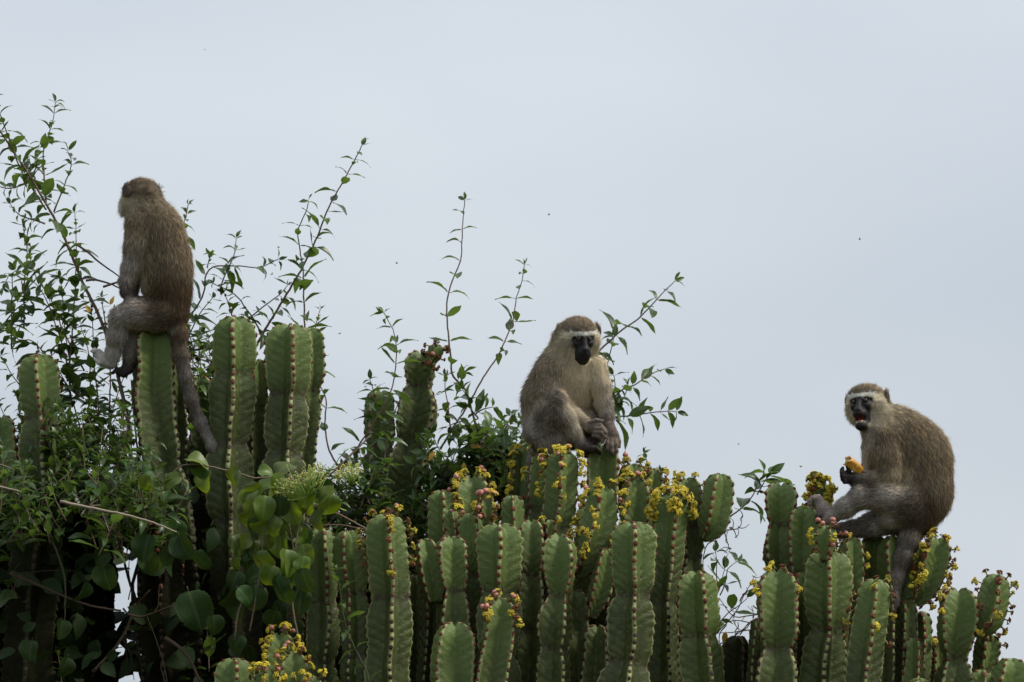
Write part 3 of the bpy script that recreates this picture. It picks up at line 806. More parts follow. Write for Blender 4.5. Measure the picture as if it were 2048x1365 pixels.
def surface_nets(V, origin, h):
    sgn = V < 0
    nx, ny, nz = V.shape
    c = np.zeros((nx - 1, ny - 1, nz - 1), int)
    for a in (0, 1):
        for b in (0, 1):
            for d in (0, 1):
                c += sgn[a:nx - 1 + a, b:ny - 1 + b, d:nz - 1 + d]
    act = (c > 0) & (c < 8)
    I = np.argwhere(act)
    idx = np.full(act.shape, -1, int); idx[act] = np.arange(len(I))
    acc = np.zeros((len(I), 3)); cnt = np.zeros(len(I))
    cor = [(a, b, d) for a in (0, 1) for b in (0, 1) for d in (0, 1)]
    for p in cor:
        for ax in range(3):
            if p[ax] == 0:
                q = list(p); q[ax] = 1
                v0 = V[I[:, 0] + p[0], I[:, 1] + p[1], I[:, 2] + p[2]]; v1 = V[I[:, 0] + q[0], I[:, 1] + q[1], I[:, 2] + q[2]]
                m = (v0 < 0) != (v1 < 0)
                t = np.where(m, v0 / np.where(m, v0 - v1, 1), 0)
                pt = np.array(p, float)[None] + t[:, None] * (np.array(q) - np.array(p))[None]
                acc[m] += pt[m]; cnt[m] += 1
    verts = (I + acc / cnt[:, None]) * h + origin
    quads = []
    for ax in range(3):
        b, d = (ax + 1) % 3, (ax + 2) % 3
        s0 = [slice(1, -1)] * 3; s1 = [slice(1, -1)] * 3
        s0[ax] = slice(0, -1); s1[ax] = slice(1, None)
        A, Bv = sgn[tuple(s0)], sgn[tuple(s1)]
        E = np.argwhere(A != Bv)
        if not len(E):
            continue
        off = np.ones(3, int); off[ax] = 0
        E0 = E + off
        neg = sgn[E0[:, 0], E0[:, 1], E0[:, 2]]
        def g(db, dd):
            e = E0.copy(); e[:, b] -= db; e[:, d] -= dd
            return idx[e[:, 0], e[:, 1], e[:, 2]]
        q = np.stack([g(1, 1), g(0, 1), g(0, 0), g(1, 0)], 1)
        q[~neg] = q[~neg][:, ::-1]
        quads.append(q)
    quads = np.concatenate(quads)
    return verts, quads[(quads >= 0).all(1)]

class Beast:
    def __init__(s, Y):
        s.Y, s.s, s.pr, s.paint = Y, S(Y), [], []
    def M(s, q):
        p = P(q[0], q[1], s.Y)
        d = (q[2] if len(q) > 2 else 0.0) * s.s
        return np.array([p.x, p.y + d, p.z])
    def cap(s, a, b, ra, rb, col, k=9, fl=22, flow=None, neg=False, wa=None, wb=None, clump=0):
        a = s.M(a) if wa is None else wa
        b = s.M(b) if wb is None else wb
        s.pr.append(dict(t='c', a=a, b=b, ra=ra * s.s, rb=rb * s.s, col=np.array(col), k=k * s.s, fl=fl, flow=unit(b - a) if flow is None else np.array(flow, float), neg=neg))
    def ell(s, c, r, col, k=9, fl=22, flow=(0, 0, -1), R=None, neg=False, wc=None):
        c = s.M(c) if wc is None else wc
        s.pr.append(dict(t='e', a=c, b=c, r=np.array(r, float) * s.s, R=np.eye(3) if R is None else R, col=np.array(col), k=k * s.s, fl=fl, flow=np.array(flow, float), neg=neg))
    def chain(s, pts, rad, col, **kw):
        cols = col if isinstance(col, list) else [col] * (len(pts) - 1)
        for i in range(len(pts) - 1):
            s.cap(pts[i], pts[i + 1], rad[i], rad[i + 1], cols[i], **kw)
    def dist(s, p, X):
        if p['t'] == 'c':
            ba = p['b'] - p['a']; pa = X - p['a']
            h = np.clip((pa @ ba) / (ba @ ba + 1e-12), 0, 1)
            return np.linalg.norm(pa - h[..., None] * ba, axis=-1) - (p['ra'] + (p['rb'] - p['ra']) * h)
        q = (X - p['a']) @ p['R']
        k0 = np.linalg.norm(q / p['r'], axis=-1); k1 = np.linalg.norm(q / p['r'] ** 2, axis=-1)
        return k0 * (k0 - 1) / (k1 + 1e-9)
    def box(s, p):
        if p['t'] == 'c':
            r = max(p['ra'], p['rb'])
            return np.minimum(p['a'], p['b']) - r, np.maximum(p['a'], p['b']) + r
        r = p['r'].max()
        return p['a'] - r, p['a'] + r
    def field(s, h):
        los, his = zip(*[s.box(p) for p in s.pr if not p['neg']])
        lo = np.min(los, 0) - 4 * h; hi = np.max(his, 0) + 4 * h
        dims = np.ceil((hi - lo) / h).astype(int) + 1
        V = np.full(dims, 0.05, np.float32)
        for p in s.pr:
            a, b = s.box(p)
            pad = p['k'] * 1.2 + 3 * h
            i0 = np.clip(np.floor((a - pad - lo) / h).astype(int), 0, dims); i1 = np.clip(np.ceil((b + pad - lo) / h).astype(int) + 1, 0, dims)
            ax = [lo[d] + h * np.arange(i0[d], i1[d]) for d in range(3)]
            X = np.stack(np.meshgrid(*ax, indexing='ij'), -1)
            d = s.dist(p, X)
            sl = tuple(slice(i0[q], i1[q]) for q in range(3))
            o = V[sl]; k = p['k'] + 1e-9
            if p['neg']:
                d = -d
                hh = np.clip(k - np.abs(o - d), 0, None) / k
                V[sl] = np.maximum(o, d) + hh * hh * k * 0.25
            else:
                hh = np.clip(k - np.abs(o - d), 0, None) / k
                V[sl] = np.minimum(o, d) - hh * hh * k * 0.25
        return V, lo
    def head(s, H, yaw, pitch, roll, sc, mouth=False):
        """a vervet's head: x to its own left as seen in the picture when it faces us, y backwards, z up (photograph pixels)"""
        R = np.array((Matrix.Rotation(math.radians(yaw), 3, 'Z') @ Matrix.Rotation(math.radians(pitch), 3, 'X') @ Matrix.Rotation(math.radians(roll), 3, 'Y')))
        O = s.M(H)
        s.hR, s.hO, s.hs = R, O, sc * s.s
        loc = lambda v: O + R @ (np.array(v, float) * sc * s.s)
        s.loc = loc
        fl = lambda v: R @ np.array(v, float)
        E = lambda c, r, col, **kw: s.ell(None, np.array(r) * sc, col, wc=loc(c), R=kw.pop('RR', R), **kw)
        Cc = lambda a, b, ra, rb, col, **kw: s.cap(None, None, ra * sc, rb * sc, col, wa=loc(a), wb=loc(b), **kw)
        E((0, 8, 4), (35, 38, 29), BROWN, k=8, fl=15, flow=fl((0, 1, 0.25)))
        E((0, -12, 12), (28, 20, 15), BROWN, k=9, fl=14, flow=fl((0, 0.8, 0.6)))
        for e in (-1, 1):
            E((e * 23, -4, -15), (17, 17, 22), CREAM, k=10, fl=20, flow=fl((e * 0.9, 0.75, -0.25)))
            E((e * 16, -6, -34), (12, 14, 13), CREAM, k=10, fl=16, flow=fl((e * 0.6, 0.6, -0.6)))
            Cc((e * 4, -31, 6), (e * 21, -23, 5), 5.5, 5, BLACK, k=5, fl=0)          # brow ridge
            E((e * 13, -27, -12), (9, 9, 8), BLACK, k=5, fl=0)                       # cheekbones
            E((e * 11.5, -37.5, -2.5), (6.4, 5.5, 5.0), BLACK, k=3, fl=0, neg=True)      # eye sockets
            RE = R @ np.array(Matrix.Rotation(math.radians(e * 28), 3, 'Z'))
            E((e * 40, 12, 3), (4.5, 10, 15), HAND, k=3, fl=4, flow=fl((0, 0.6, 0.8)), RR=RE)   # ears
        E((0, -20, -8), (20, 15, 20), BLACK, k=5, fl=0)
        Cc((0, -33, 2), (0, -44, -19), 4.5, 6.0, BLACK, k=5, fl=0)                   # bridge of the nose
        E((0, -37, -27), (14, 15, 11.5), BLACK, k=6, fl=0)                           # muzzle
        E((0, -47, -21), (6.5, 5, 5), BLACK, k=4, fl=0)                              # nose tip
        if mouth:
            E((0, -30, -50), (13.5, 16, 10.5), BLACK, k=6, fl=0)                     # dropped jaw
            E((0, -24, -36), (14, 12, 16), BLACK, k=6, fl=0)
            E((0, -47, -38), (10.5, 15, 7.2), (0.10, 0.028, 0.022), k=2.5, fl=0, neg=True)  # open mouth
        else:
            E((0, -35, -36), (14, 14, 11), BLACK, k=7, fl=0)
            E((0, -32, -43), (10, 11, 7), BLACK, k=5, fl=0)
            Cc((-11, -46, -35), (11, -46, -35), 0.9, 0.9, BLACK, k=1.2, fl=0, neg=True)
        for e in (-1, 1):
            E((e * 3.2, -51.5, -23), (1.6, 2.5, 1.3), BLACK, k=1, fl=0, neg=True)
        E((0, 6, -24), (26, 24, 20), CREAM, k=12, fl=20, flow=fl((0, 0.6, -0.9)))
    def hand(s, wrist, knuck, tips, thumb, r=3.5, col=HAND, palm=7, kf=2.2, spread=4.2, up=None):
        """palm from the wrist to the knuckles, then four fingers of unequal length and a thumb; tips: list of polylines"""
        s.cap(wrist, knuck, palm * 0.9, palm, col, k=5, fl=7)
        for t in tips + [thumb]:
            for i in range(len(t) - 1):
                q = 1 - 0.12 * i
                s.cap(t[i], t[i + 1], r * q, r * (q - 0.12), col, k=kf, fl=3.0)
    def paintball(s, c, r, col, st=1.0):
        s.paint.append((s.M(c), r * s.s, np.array(col), st))
    def attrs(s, X, headmask=True):
        pos = [p for p in s.pr if not p['neg']]
        D = np.stack([s.dist(p, X) for p in pos], 1)
        w = np.exp(-(D - D.min(1, keepdims=True)) / (5.0 * s.s)); w /= w.sum(1, keepdims=True)
        col = w @ np.stack([p['col'] for p in pos]); fl = w @ np.array([p['fl'] for p in pos], float)
        flow = w @ np.stack([p['flow'] for p in pos])
        for c, r, pc, stg in s.paint:
            f = np.clip(1.25 - np.linalg.norm(X - c, axis=1) / r, 0, 0.5)[:, None] * 2 * stg
            col = col * (1 - f) + pc * f
        h = ((X - s.hO) @ s.hR) / s.hs
        x, y, z = np.abs(h[:, 0]), h[:, 1], h[:, 2]
        near = (np.linalg.norm(h / np.array([60, 76, 80]), axis=1) < 1)
        wz = np.interp(z, [-56, -51, -44, -30, -22, -14, -4, 3, 6], [3, 11, 16.5, 17, 16.5, 21, 24, 22, 0])
        face = near & (y < -13) & (x < wz) & (z < 6) & (z > -55)
        brow = near & (y < -6) & (z >= 5.5) & (z < 12.5) & (x < 27)
        side = near & (y < -11) & (x >= 17) & (z > -4) & (z < 9) & ~face
        crown = near & (z >= 12.5) & (y < 50)
        col[crown] = np.array(BROWN) * 0.80; fl[crown] = 15
        col[side] = np.array(CREAM) * 1.05
        col[brow] = WHITE; fl[brow] = 12
        skin = np.zeros(len(X)); skin[face] = 1
        col[face] = BLACK
        lite = face & (z < -8) & (z > -36)
        col[lite] = np.array(BLACK) * 1.2
        fl[face] = 0
        if s.mouth:
            inm = near & (np.linalg.norm((h - np.array([0, -47, -38])) / np.array([10.5, 15, 7.2]), axis=1) < 1.02)
            col[inm] = (0.16, 0.040, 0.032); fl[inm] = 0; skin[inm] = 1
        return col, fl, flow, skin
    def build(s, label, loc, nh, seed, h=0.0026, mouth=False, grp='vervet monkeys'):
        s.mouth = mouth
        V, lo = s.field(h)
        v, q = surface_nets(V, lo, h)
        G = np.stack(np.gradient(V.astype(float), h), -1)
        # keep the one connected skin
        def grad(X):
            i = (X - lo) / h; i0 = np.clip(np.floor(i).astype(int), 0, np.array(V.shape) - 2); f = i - i0
            r = 0
            for a in (0, 1):
                for b in (0, 1):
                    for d in (0, 1):
                        w = (f[:, 0] if a else 1 - f[:, 0]) * (f[:, 1] if b else 1 - f[:, 1]) * (f[:, 2] if d else 1 - f[:, 2])
                        r = r + w[:, None] * G[i0[:, 0] + a, i0[:, 1] + b, i0[:, 2] + d]
            return unit(r)
        col, fl, flow, skin = s.attrs(v)
        root = thing('vervet_monkey', label, 'monkey', loc, grp)
        me = mesh_np('monkey_body', v, q, M_SKIN)
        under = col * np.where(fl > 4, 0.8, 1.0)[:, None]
        cattr(me, 'coat', under); fattr(me, 'skin', skin)
        body = obj('body', me, root)
        # fur: curves rooted on the skin
        r = np.random.default_rng(seed)
        A, Bq, Cq, Dq = (v[q[:, i]] for i in range(4))
        area = 0.5 * np.linalg.norm(np.cross(Cq - A, Dq - Bq), axis=1)
        flq = fl[q].mean(1)
        pw = area * (flq > 1.0) * np.clip(20 / (flq + 2), 0.7, 2.0)
        pick = r.choice(len(q), nh, p=pw / pw.sum())
        uu, vv = r.random(nh)[:, None], r.random(nh)[:, None]
        X = (A[pick] * (1 - uu) + Bq[pick] * uu) * (1 - vv) + (Dq[pick] * (1 - uu) + Cq[pick] * uu) * vv
        hc, hl, hf, hs_ = s.attrs(X)
        keep = hl > 1.5
        X, hc, hl, hf = X[keep], hc[keep], hl[keep], hf[keep]
        n = len(X)
        nrm = grad(X)
        # clumps: neighbouring hairs lean together
        cell = np.floor(X / 0.007).astype(int)
        key = (cell[:, 0] * 73856093 ^ cell[:, 1] * 19349663 ^ cell[:, 2] * 83492791) % 100003
        cr = np.random.default_rng(seed + 1).normal(0, 1, (100003, 4))
        cl = cr[key]
        tan = hf - nrm * np.sum(hf * nrm, 1, keepdims=True)
        tan = unit(tan + 0.15 * cl[:, :3] + r.normal(0, 0.16, (n, 3)))
        L = hl * np.where(hc.mean(1) > 0.5, 0.68, 0.58) * s.s * r.uniform(0.65, 1.2, n) * (1 + 0.08 * cl[:, 3])
        stray = r.random(n) < 0.035
        L[stray] *= r.uniform(1.1, 1.5, stray.sum())
        lift = np.where(stray, 0.6, 0.22) + r.normal(0, 0.10, n)
        d0 = unit(tan + nrm * (lift[:, None] + 0.14)); d1 = unit(tan + nrm * (lift[:, None] - 0.16) + np.array([0, 0, -0.10]))
        K = 4
        tt = np.linspace(0, 1, K)
        pts = np.stack([X - nrm * 0.0008 + (d0 * t * (1 - 0.5 * t) + d1 * 0.5 * t * t) * L[:, None] for t in tt], 1)
        # agouti: each hair has its own shade, darker base and paler tip
        shade = np.exp(r.normal(0, 0.44, n)) * np.exp(0.10 * cl[:, 0])
        pale = (hc.mean(1) > 0.42)[:, None]
        warm = np.where(r.random(n)[:, None] < 0.28, np.array([1.55, 1.38, 1.05]), np.array([0.88, 0.88, 0.9]))
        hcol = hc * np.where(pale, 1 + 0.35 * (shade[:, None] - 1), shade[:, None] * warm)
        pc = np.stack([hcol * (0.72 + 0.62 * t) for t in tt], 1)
        cu = bpy.data.hair_curves.new('fur')
        cu.add_curves([K] * n)
        cu.attributes['position'].data.foreach_set('vector', pts.astype(np.float32).ravel())
        ra = cu.attributes.get('radius') or cu.attributes.new('radius', 'FLOAT', 'POINT')
        rad = np.where(stray, 0.00024, 0.00036)[:, None] * np.array([1.0, 0.9, 0.65, 0.15])[None] * np.clip(hl / 18, 0.5, 1.15)[:, None]
        ra.data.foreach_set('value', rad.astype(np.float32).ravel())
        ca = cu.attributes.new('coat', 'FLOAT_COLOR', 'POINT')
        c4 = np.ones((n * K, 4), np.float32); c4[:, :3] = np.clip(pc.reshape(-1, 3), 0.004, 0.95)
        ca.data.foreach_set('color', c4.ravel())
        na = cu.attributes.new('lie', 'FLOAT_VECTOR', 'POINT')
        na.data.foreach_set('vector', np.repeat(unit(nrm + 0.25 * d1), K, axis=0).astype(np.float32).ravel())
        cu.materials.append(M_FUR)
        obj('fur', cu, body)
        s.root, s.body = root, body
        return root
    def eyes(s, dy=-31.4, r=4.8, gaze=(0, -1, -0.1)):
        for e in (-1, 1):
            c = s.loc((e * 11.5, dy, -2.5))
            B = Bag(); add_ball(B, SPH_M, c, (r * s.hs,) * 3, 0)
            eo = obj('eye', B.mesh('eye', [M_EYE]), s.body)
            g = s.hR @ unit(np.array(gaze)); B = Bag()
            R = np.array(Vector(g).to_track_quat('Z', 'Y').to_matrix())
            add_ball(B, SPH_M, c + g * r * 0.70 * s.hs, (2.4 * s.hs, 2.4 * s.hs, 1.75 * s.hs), 0, R)
            obj('pupil', B.mesh('pupil', [M_PUPIL]), s.body)

def skin_mat():
    t = NT('monkey_skin')
    a = t.attr('coat').outputs['Color']; sk = t.attr('skin').outputs['Fac']
    c = t.mix(t.math('MULTIPLY', t.noise(260.0, 3.0), 0.5), a, (0.012, 0.010, 0.010), 'MIX')
    c = t.mix(sk, c, t.mix(t.noise(120.0, 4.0), t.mix(0.25, a, (0, 0, 0)), t.mix(0.025, a, (0.25, 0.22, 0.21))))
    b = t.n('ShaderNodeBsdfPrincipled', {'Base Color': c, 'Roughness': t.math('MULTIPLY_ADD', sk, -0.2, 0.78), 'Specular IOR Level': t.math('MULTIPLY_ADD', sk, 0.12, 0.1)})
    bn = t.n('ShaderNodeBump', {'Height': t.noise(420.0, 3.0), 'Distance': 0.0012, 'Strength': 0.5})
    t.put(b.inputs['Normal'], bn.outputs['Normal'])
    return t.done(b.outputs['BSDF'])
def fur_mat():
    t = NT('monkey_fur')
    a = t.attr('coat').outputs['Color']
    nrm = t.attr('lie').outputs['Vector']
    d = t.n('ShaderNodeBsdfDiffuse', {'Color': a, 'Roughness': 0.6})
    t.put(d.inputs['Normal'], nrm)
    return t.done(d.outputs[0])
M_SKIN, M_FUR = skin_mat(), fur_mat()
M_EYE = simple_mat('eye_brown', (0.022, 0.011, 0.006), 0.35, 0.3, 300, 0.3)
M_PUPIL = simple_mat('eye_pupil', (0.004, 0.004, 0.004), 0.05, 0.1, 300, 0.7)
M_TOOTH = simple_mat('tooth', (0.42, 0.38, 0.30), 0.3, 0.1, 200, 0.5)
M_TONGUE = simple_mat('tongue', (0.30, 0.085, 0.075), 0.35, 0.2, 200, 0.5)

# ---- the one that turns its back, upper left
A = Beast(0.22)
A.head((278, 390, 4), -142, 8, 0, 0.95)
A.cap((292, 408, 6), (302, 440, 4), 34, 42, BROWN, k=16, fl=22)
A.ell((316, 470, 0), (52, 44, 56), BROWN, k=24, fl=24, flow=(0.1, 0, -1))
A.ell((330, 535, 0), (54, 46, 74), BROWN, k=24, fl=25, flow=(0.06, 0, -1))
A.ell((338, 596, 0), (42, 42, 56), DBROWN, k=24, fl=25, flow=(-0.1, 0, -1))
A.ell((334, 630, -4), (36, 36, 24), DBROWN, k=18, fl=20, flow=(-0.2, 0, -1))
A.ell((293, 496, 16), (26, 34, 50), TAN, k=18, fl=22, flow=(0, 0, -1))
A.chain([(278, 452, -14), (276, 500, -16), (264, 540, -18)], [26, 23, 18], [BROWN, GREY], k=14, fl=20)
A.chain([(264, 540, -18), (256, 566, -20), (254, 588, -22)], [17, 14.5, 12], [GREY, DGREY], k=9, fl=17)
A.hand((256, 588, -22), (262, 598, -22), [
    [(258, 598, -27), (266, 604, -27), (274, 602, -24), (279, 597, -22)], [(262, 600, -24), (270, 605, -22), (278, 602, -20), (283, 597, -18)],
    [(264, 599, -20), (272, 603, -16), (280, 600, -14), (284, 596, -13)], [(264, 597, -16), (271, 600, -12), (278, 598, -10)]],
    [(252, 592, -28), (256, 602, -32), (263, 605, -32)], palm=10, col=HAND)
A.chain([(276, 470, 36), (268, 530, 44), (262, 580, 40)], [20, 16, 11], [BROWN, GREY], k=10, fl=16)
A.chain([(320, 634, -16), (270, 632, -24), (246, 640, -26)], [32, 27, 23], GREY, k=16, fl=20)
A.chain([(246, 640, -26), (236, 675, -22), (226, 712, -16), (222, 727, -14)], [21, 18, 13, 10], [GREY, GREY, PALEG], k=10, fl=17)
FT = PALEG
A.chain([(222, 729, -14), (208, 722, -10), (196, 708, -8)], [10.5, 11, 9.5], FT, k=7, fl=7)
for i, (dx, dy, dz) in enumerate([(-8, -8, -8), (-11, -12, -4), (-12, -13, 1), (-10, -12, 6)]):
    A.chain([(197, 710, -8 + i * 4.0), (197 + dx * .6, 708 + dy * .6, -8 + dz), (196 + dx, 709 + dy * .4, -8 + dz * 1.2)], [4.0, 3.5, 2.8], FT, k=2.4, fl=3)
A.chain([(207, 728, -16), (199, 729, -22), (193, 722, -24)], [4.6, 4.0, 3.2], FT, k=2.4, fl=3)
A.chain([(318, 636, 22), (292, 648, 26), (272, 664, 26)], [28, 25, 19], GREY, k=14, fl=18)
A.chain([(272, 664, 26), (262, 700, 22), (254, 734, 16)], [19, 16, 11], [PALEG, DGREY], k=9, fl=16)
A.chain([(254, 736, 16), (246, 744, 10), (238, 742, 8)], [10, 9, 8], HAND, k=6, fl=6)
for i in range(4):
    A.chain([(239, 742, 4 + i * 4), (231, 741 - i, 3 + i * 4.5), (225, 745, 3 + i * 5)], [3.8, 3.4, 2.7], HAND, k=2.2, fl=3)
A.chain([(352, 632, -6), (358, 670, -12), (363, 712, -14), (372, 758, -14), (384, 802, -12), (402, 846, -8), (424, 892, -2), (434, 912, 2)], [20, 15.5, 13.5, 12.5, 11.5, 10.5, 9, 7], [DBROWN, DBROWN, DGREY, DGREY, DGREY, GREY, GREY], k=10, fl=14)
A.ell((251, 411, 14), (13, 14, 21), CREAM, k=9, fl=24, flow=(-0.8, 0, -0.5)); A.paintball((248, 412, 10), 26, (0.88, 0.80, 0.62)); A.paintball((296, 570, 4), 34, TAN, .8)
A.paintball((345, 655, -22), 14, PALEG, .9); A.paintball((280, 470, -20), 30, TAN, .35)
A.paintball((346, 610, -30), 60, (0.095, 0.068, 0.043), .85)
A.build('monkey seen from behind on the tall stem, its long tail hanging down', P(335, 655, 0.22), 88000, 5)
A.eyes()

# ---- the one that looks down, in the middle
Bm = Beast(0.34)
Bm.head((1159, 674, -36), 15, 19, -3, 1.0)
Bm.cap((1144, 690, -14), (1136, 730, 0), 40, 46, TAN, k=20, fl=24)
Bm.ell((1128, 750, 4), (56, 46, 52), BROWN, k=26, fl=24, flow=(-0.2, 0, -1))
Bm.ell((1114, 800, 6), (70, 54, 64), BROWN, k=28, fl=25, flow=(-0.1, 0, -1))
Bm.ell((1106, 850, 8), (56, 52, 46), BROWN, k=26, fl=24, flow=(0.1, 0, -1))
Bm.ell((1160, 764, -14), (34, 32, 52), TAN, k=18, fl=24, flow=(0, 0, -1))
Bm.ell((1158, 840, 6), (42, 26, 50), TAN, k=20, fl=22, flow=(0, 0, -1))
Bm.chain([(1098, 752, -20), (1098, 790, -34), (1118, 812, -34)], [29, 23, 18], [BROWN, GREY], k=11, fl=22)
Bm.chain([(1118, 806, -34), (1150, 838, -42), (1180, 858, -50)], [18, 14, 10.5], [GREY, DGREY], k=9, fl=15)
Bm.chain([(1188, 738, -18), (1199, 775, -30), (1207, 812, -36)], [24, 19, 15.5], [TAN, GREY], k=9, fl=21)
Bm.chain([(1207, 812, -34), (1213, 836, -42), (1216, 860, -48)], [15, 13, 10.5], [GREY, DGREY], k=9, fl=14)
HB = (0.17, 0.135, 0.11)
Bm.hand((1176, 860, -54), (1192, 866, -60), [
    [(1188, 858, -66), (1200, 858, -70), (1208, 866, -70), (1208, 874, -66)], [(1189, 865, -69), (1202, 865, -74), (1210, 873, -73), (1209, 882, -68)],
    [(1188, 872, -69), (1201, 873, -74), (1208, 881, -72), (1206, 889, -67)], [(1186, 878, -66), (1197, 881, -70), (1203, 888, -68)]],
    [(1180, 852, -62), (1192, 848, -68), (1203, 850, -70)], palm=12, r=4.6, col=HB)
Bm.hand((1217, 860, -52), (1224, 876, -56), [
    [(1216, 880, -62), (1214, 893, -66), (1214, 904, -66), (1216, 910, -63)], [(1222, 884, -64), (1222, 898, -68), (1223, 910, -67), (1225, 916, -63)],
    [(1228, 882, -62), (1231, 895, -66), (1231, 907, -65), (1230, 914, -62)], [(1233, 878, -57), (1237, 889, -60), (1237, 900, -60)]],
    [(1214, 868, -60), (1206, 880, -66), (1204, 892, -68)], palm=12.5, r=4.6, col=HB)
Bm.chain([(1088, 862, -18), (1098, 832, -46), (1112, 806, -62)], [37, 27, 18], [GREY, GREY], k=12, fl=21)
Bm.chain([(1112, 808, -62), (1128, 842, -62), (1147, 872, -57), (1160, 893, -54)], [17, 18, 14, 11], [GREY, GREY, GREY], k=9, fl=19)
Bm.ell((1104, 874, -34), (36, 24, 38), GREY, k=20, fl=20, flow=(0.3, 0, -1))
Bm.chain([(1162, 895, -56), (1174, 902, -62), (1184, 904, -64)], [11, 9.5, 8.5], HAND, k=6, fl=6)
for i in range(4):
    Bm.chain([(1183, 902 + i * 1.5, -70 + i * 4), (1192, 903 + i * 2, -71 + i * 4), (1199, 909 + i * 2, -70 + i * 4)], [3.8, 3.4, 2.7], HAND, k=2.2, fl=3)
Bm.chain([(1140, 866, 10), (1176, 850, -8), (1192, 862, -20)], [30, 24, 18], DGREY, k=12, fl=18)
Bm.chain([(1192, 862, -20), (1184, 888, -26), (1176, 908, -28)], [16, 13, 10], DGREY, k=8, fl=14)
Bm.chain([(1176, 910, -28), (1188, 916, -34), (1198, 920, -36)], [9, 8, 7], HAND, k=5, fl=5)
Bm.chain([(1074, 888, 26), (1068, 920, 30), (1067, 970, 34), (1070, 1040, 40)], [15, 11.5, 10.5, 9.5], [GREY, DGREY, DGREY], k=9, fl=12)
Bm.paintball((1170, 756, -58), 50, (0.78, 0.65, 0.45), .9); Bm.paintball((1138, 770, -58), 26, (0.80, 0.64, 0.43), .9)
Bm.paintball((1164, 800, -60), 46, (0.62, 0.52, 0.36), .8); Bm.paintball((1056, 850, -10), 40, PALEG, .55)
Bm.paintball((1144, 836, -70), 22, TAN, .45); Bm.paintball((1156, 868, -64), 18, TAN, .45)
Bm.paintball((1200, 770, -48), 26, TAN, .7); Bm.paintball((1128, 716, -40), 26, TAN, .6)
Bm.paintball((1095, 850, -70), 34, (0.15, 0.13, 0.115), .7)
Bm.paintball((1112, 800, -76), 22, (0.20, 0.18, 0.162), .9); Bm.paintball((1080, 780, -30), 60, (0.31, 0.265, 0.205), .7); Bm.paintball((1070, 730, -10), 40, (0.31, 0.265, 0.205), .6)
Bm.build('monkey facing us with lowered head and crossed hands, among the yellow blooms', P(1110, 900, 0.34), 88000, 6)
Bm.eyes(gaze=(0, -1, -0.35))

# ---- the one that eats, at the right
Cm = Beast(0.06)
Cm.head((1731, 803, -8), -26, 2, -4, 1.04, mouth=True)
Cm.cap((1744, 826, 0), (1772, 862, 4), 32, 46, TAN, k=18, fl=22)
Cm.ell((1794, 872, 4), (58, 48, 56), BROWN, k=24, fl=24, flow=(0.35, 0, -1))
Cm.ell((1834, 924, 6), (70, 56, 84), BROWN, k=28, fl=25, flow=(0.25, 0, -1))
Cm.ell((1838, 988, 6), (66, 54, 66), BROWN, k=26, fl=25, flow=(0, 0, -1))
Cm.ell((1822, 1036, 2), (44, 42, 34), DBROWN, k=22, fl=22, flow=(-0.3, 0, -1))
Cm.ell((1764, 926, 4), (36, 40, 60), TAN, k=20, fl=22, flow=(0, 0, -1))
Cm.chain([(1764, 880, -28), (1768, 925, -40), (1772, 954, -44)], [33, 27, 21], [BROWN, BROWN], k=16, fl=21)
Cm.chain([(1772, 956, -44), (1740, 966, -54), (1708, 963, -60)], [20, 16, 11.5], [BROWN, DGREY], k=10, fl=18)
HC = (0.022, 0.019, 0.019)
Cm.hand((1706, 963, -60), (1692, 962, -62), [
    [(1690, 956, -68), (1682, 954, -72), (1678, 947, -72), (1681, 942, -68)], [(1688, 960, -70), (1680, 960, -75), (1677, 952, -77), (1681, 946, -74)],
    [(1689, 966, -69), (1680, 966, -72), (1678, 959, -75), (1683, 952, -74)], [(1691, 970, -66), (1684, 971, -70), (1681, 965, -73)]],
    [(1696, 954, -66), (1692, 946, -72), (1689, 942, -74)], palm=11.5, r=4.3, col=HC)
Cm.chain([(1752, 894, 34), (1748, 940, 40), (1722, 960, 20), (1704, 964, -30)], [24, 20, 15, 10], [BROWN, GREY, DGREY], k=9, fl=16)
Cm.chain([(1700, 962, -40), (1692, 958, -48), (1690, 950, -52)], [8, 7, 5], HC, k=4, fl=4)
Cm.chain([(1806, 1012, -28), (1762, 1000, -46), (1718, 999, -56)], [37, 25, 19.5], GREY, k=18, fl=20)
Cm.chain([(1718, 999, -56), (1688, 1020, -52), (1656, 1040, -46)], [21, 17, 12.5], [GREY, GREY], k=12, fl=18)
Cm.ell((1788, 1036, -26), (32, 24, 20), GREY, k=16, fl=20, flow=(-0.5, 0, -1))
PF = (0.42, 0.345, 0.31)
Cm.chain([(1652, 1042, -44), (1644, 1022, -40), (1632, 1003, -38)], [12, 12.5, 10.5], PF, k=7, fl=8)
for i, (dx, dz) in enumerate([(-8, -6), (-12, -3), (-12, 1), (-9, 5)]):
    Cm.chain([(1632, 1003, -44 + i * 4), (1626 + dx * .35, 1000, -44 + i * 4.4), (1621 + dx * .4, 1006, -44 + i * 4.6), (1620 + dx * .3, 1013, -44 + i * 4.6)], [4.6, 4.2, 3.6, 3.0], PF if i else HC, k=2.4, fl=3)
Cm.chain([(1642, 1030, -50), (1632, 1036, -54), (1628, 1044, -52)], [5.5, 4.6, 3.6], HC, k=2.6, fl=3)
Cm.chain([(1790, 1036, 16), (1744, 1050, 10), (1706, 1060, 2)], [30, 21, 15], [GREY, DGREY], k=14, fl=19)
Cm.chain([(1706, 1058, 2), (1684, 1062, 0), (1664, 1070, -4)], [17, 14, 10], [DGREY, DGREY], k=8, fl=14)
Cm.chain([(1664, 1070, -4), (1652, 1066, -8), (1642, 1068, -10)], [9, 8, 7], HAND, k=5, fl=5)
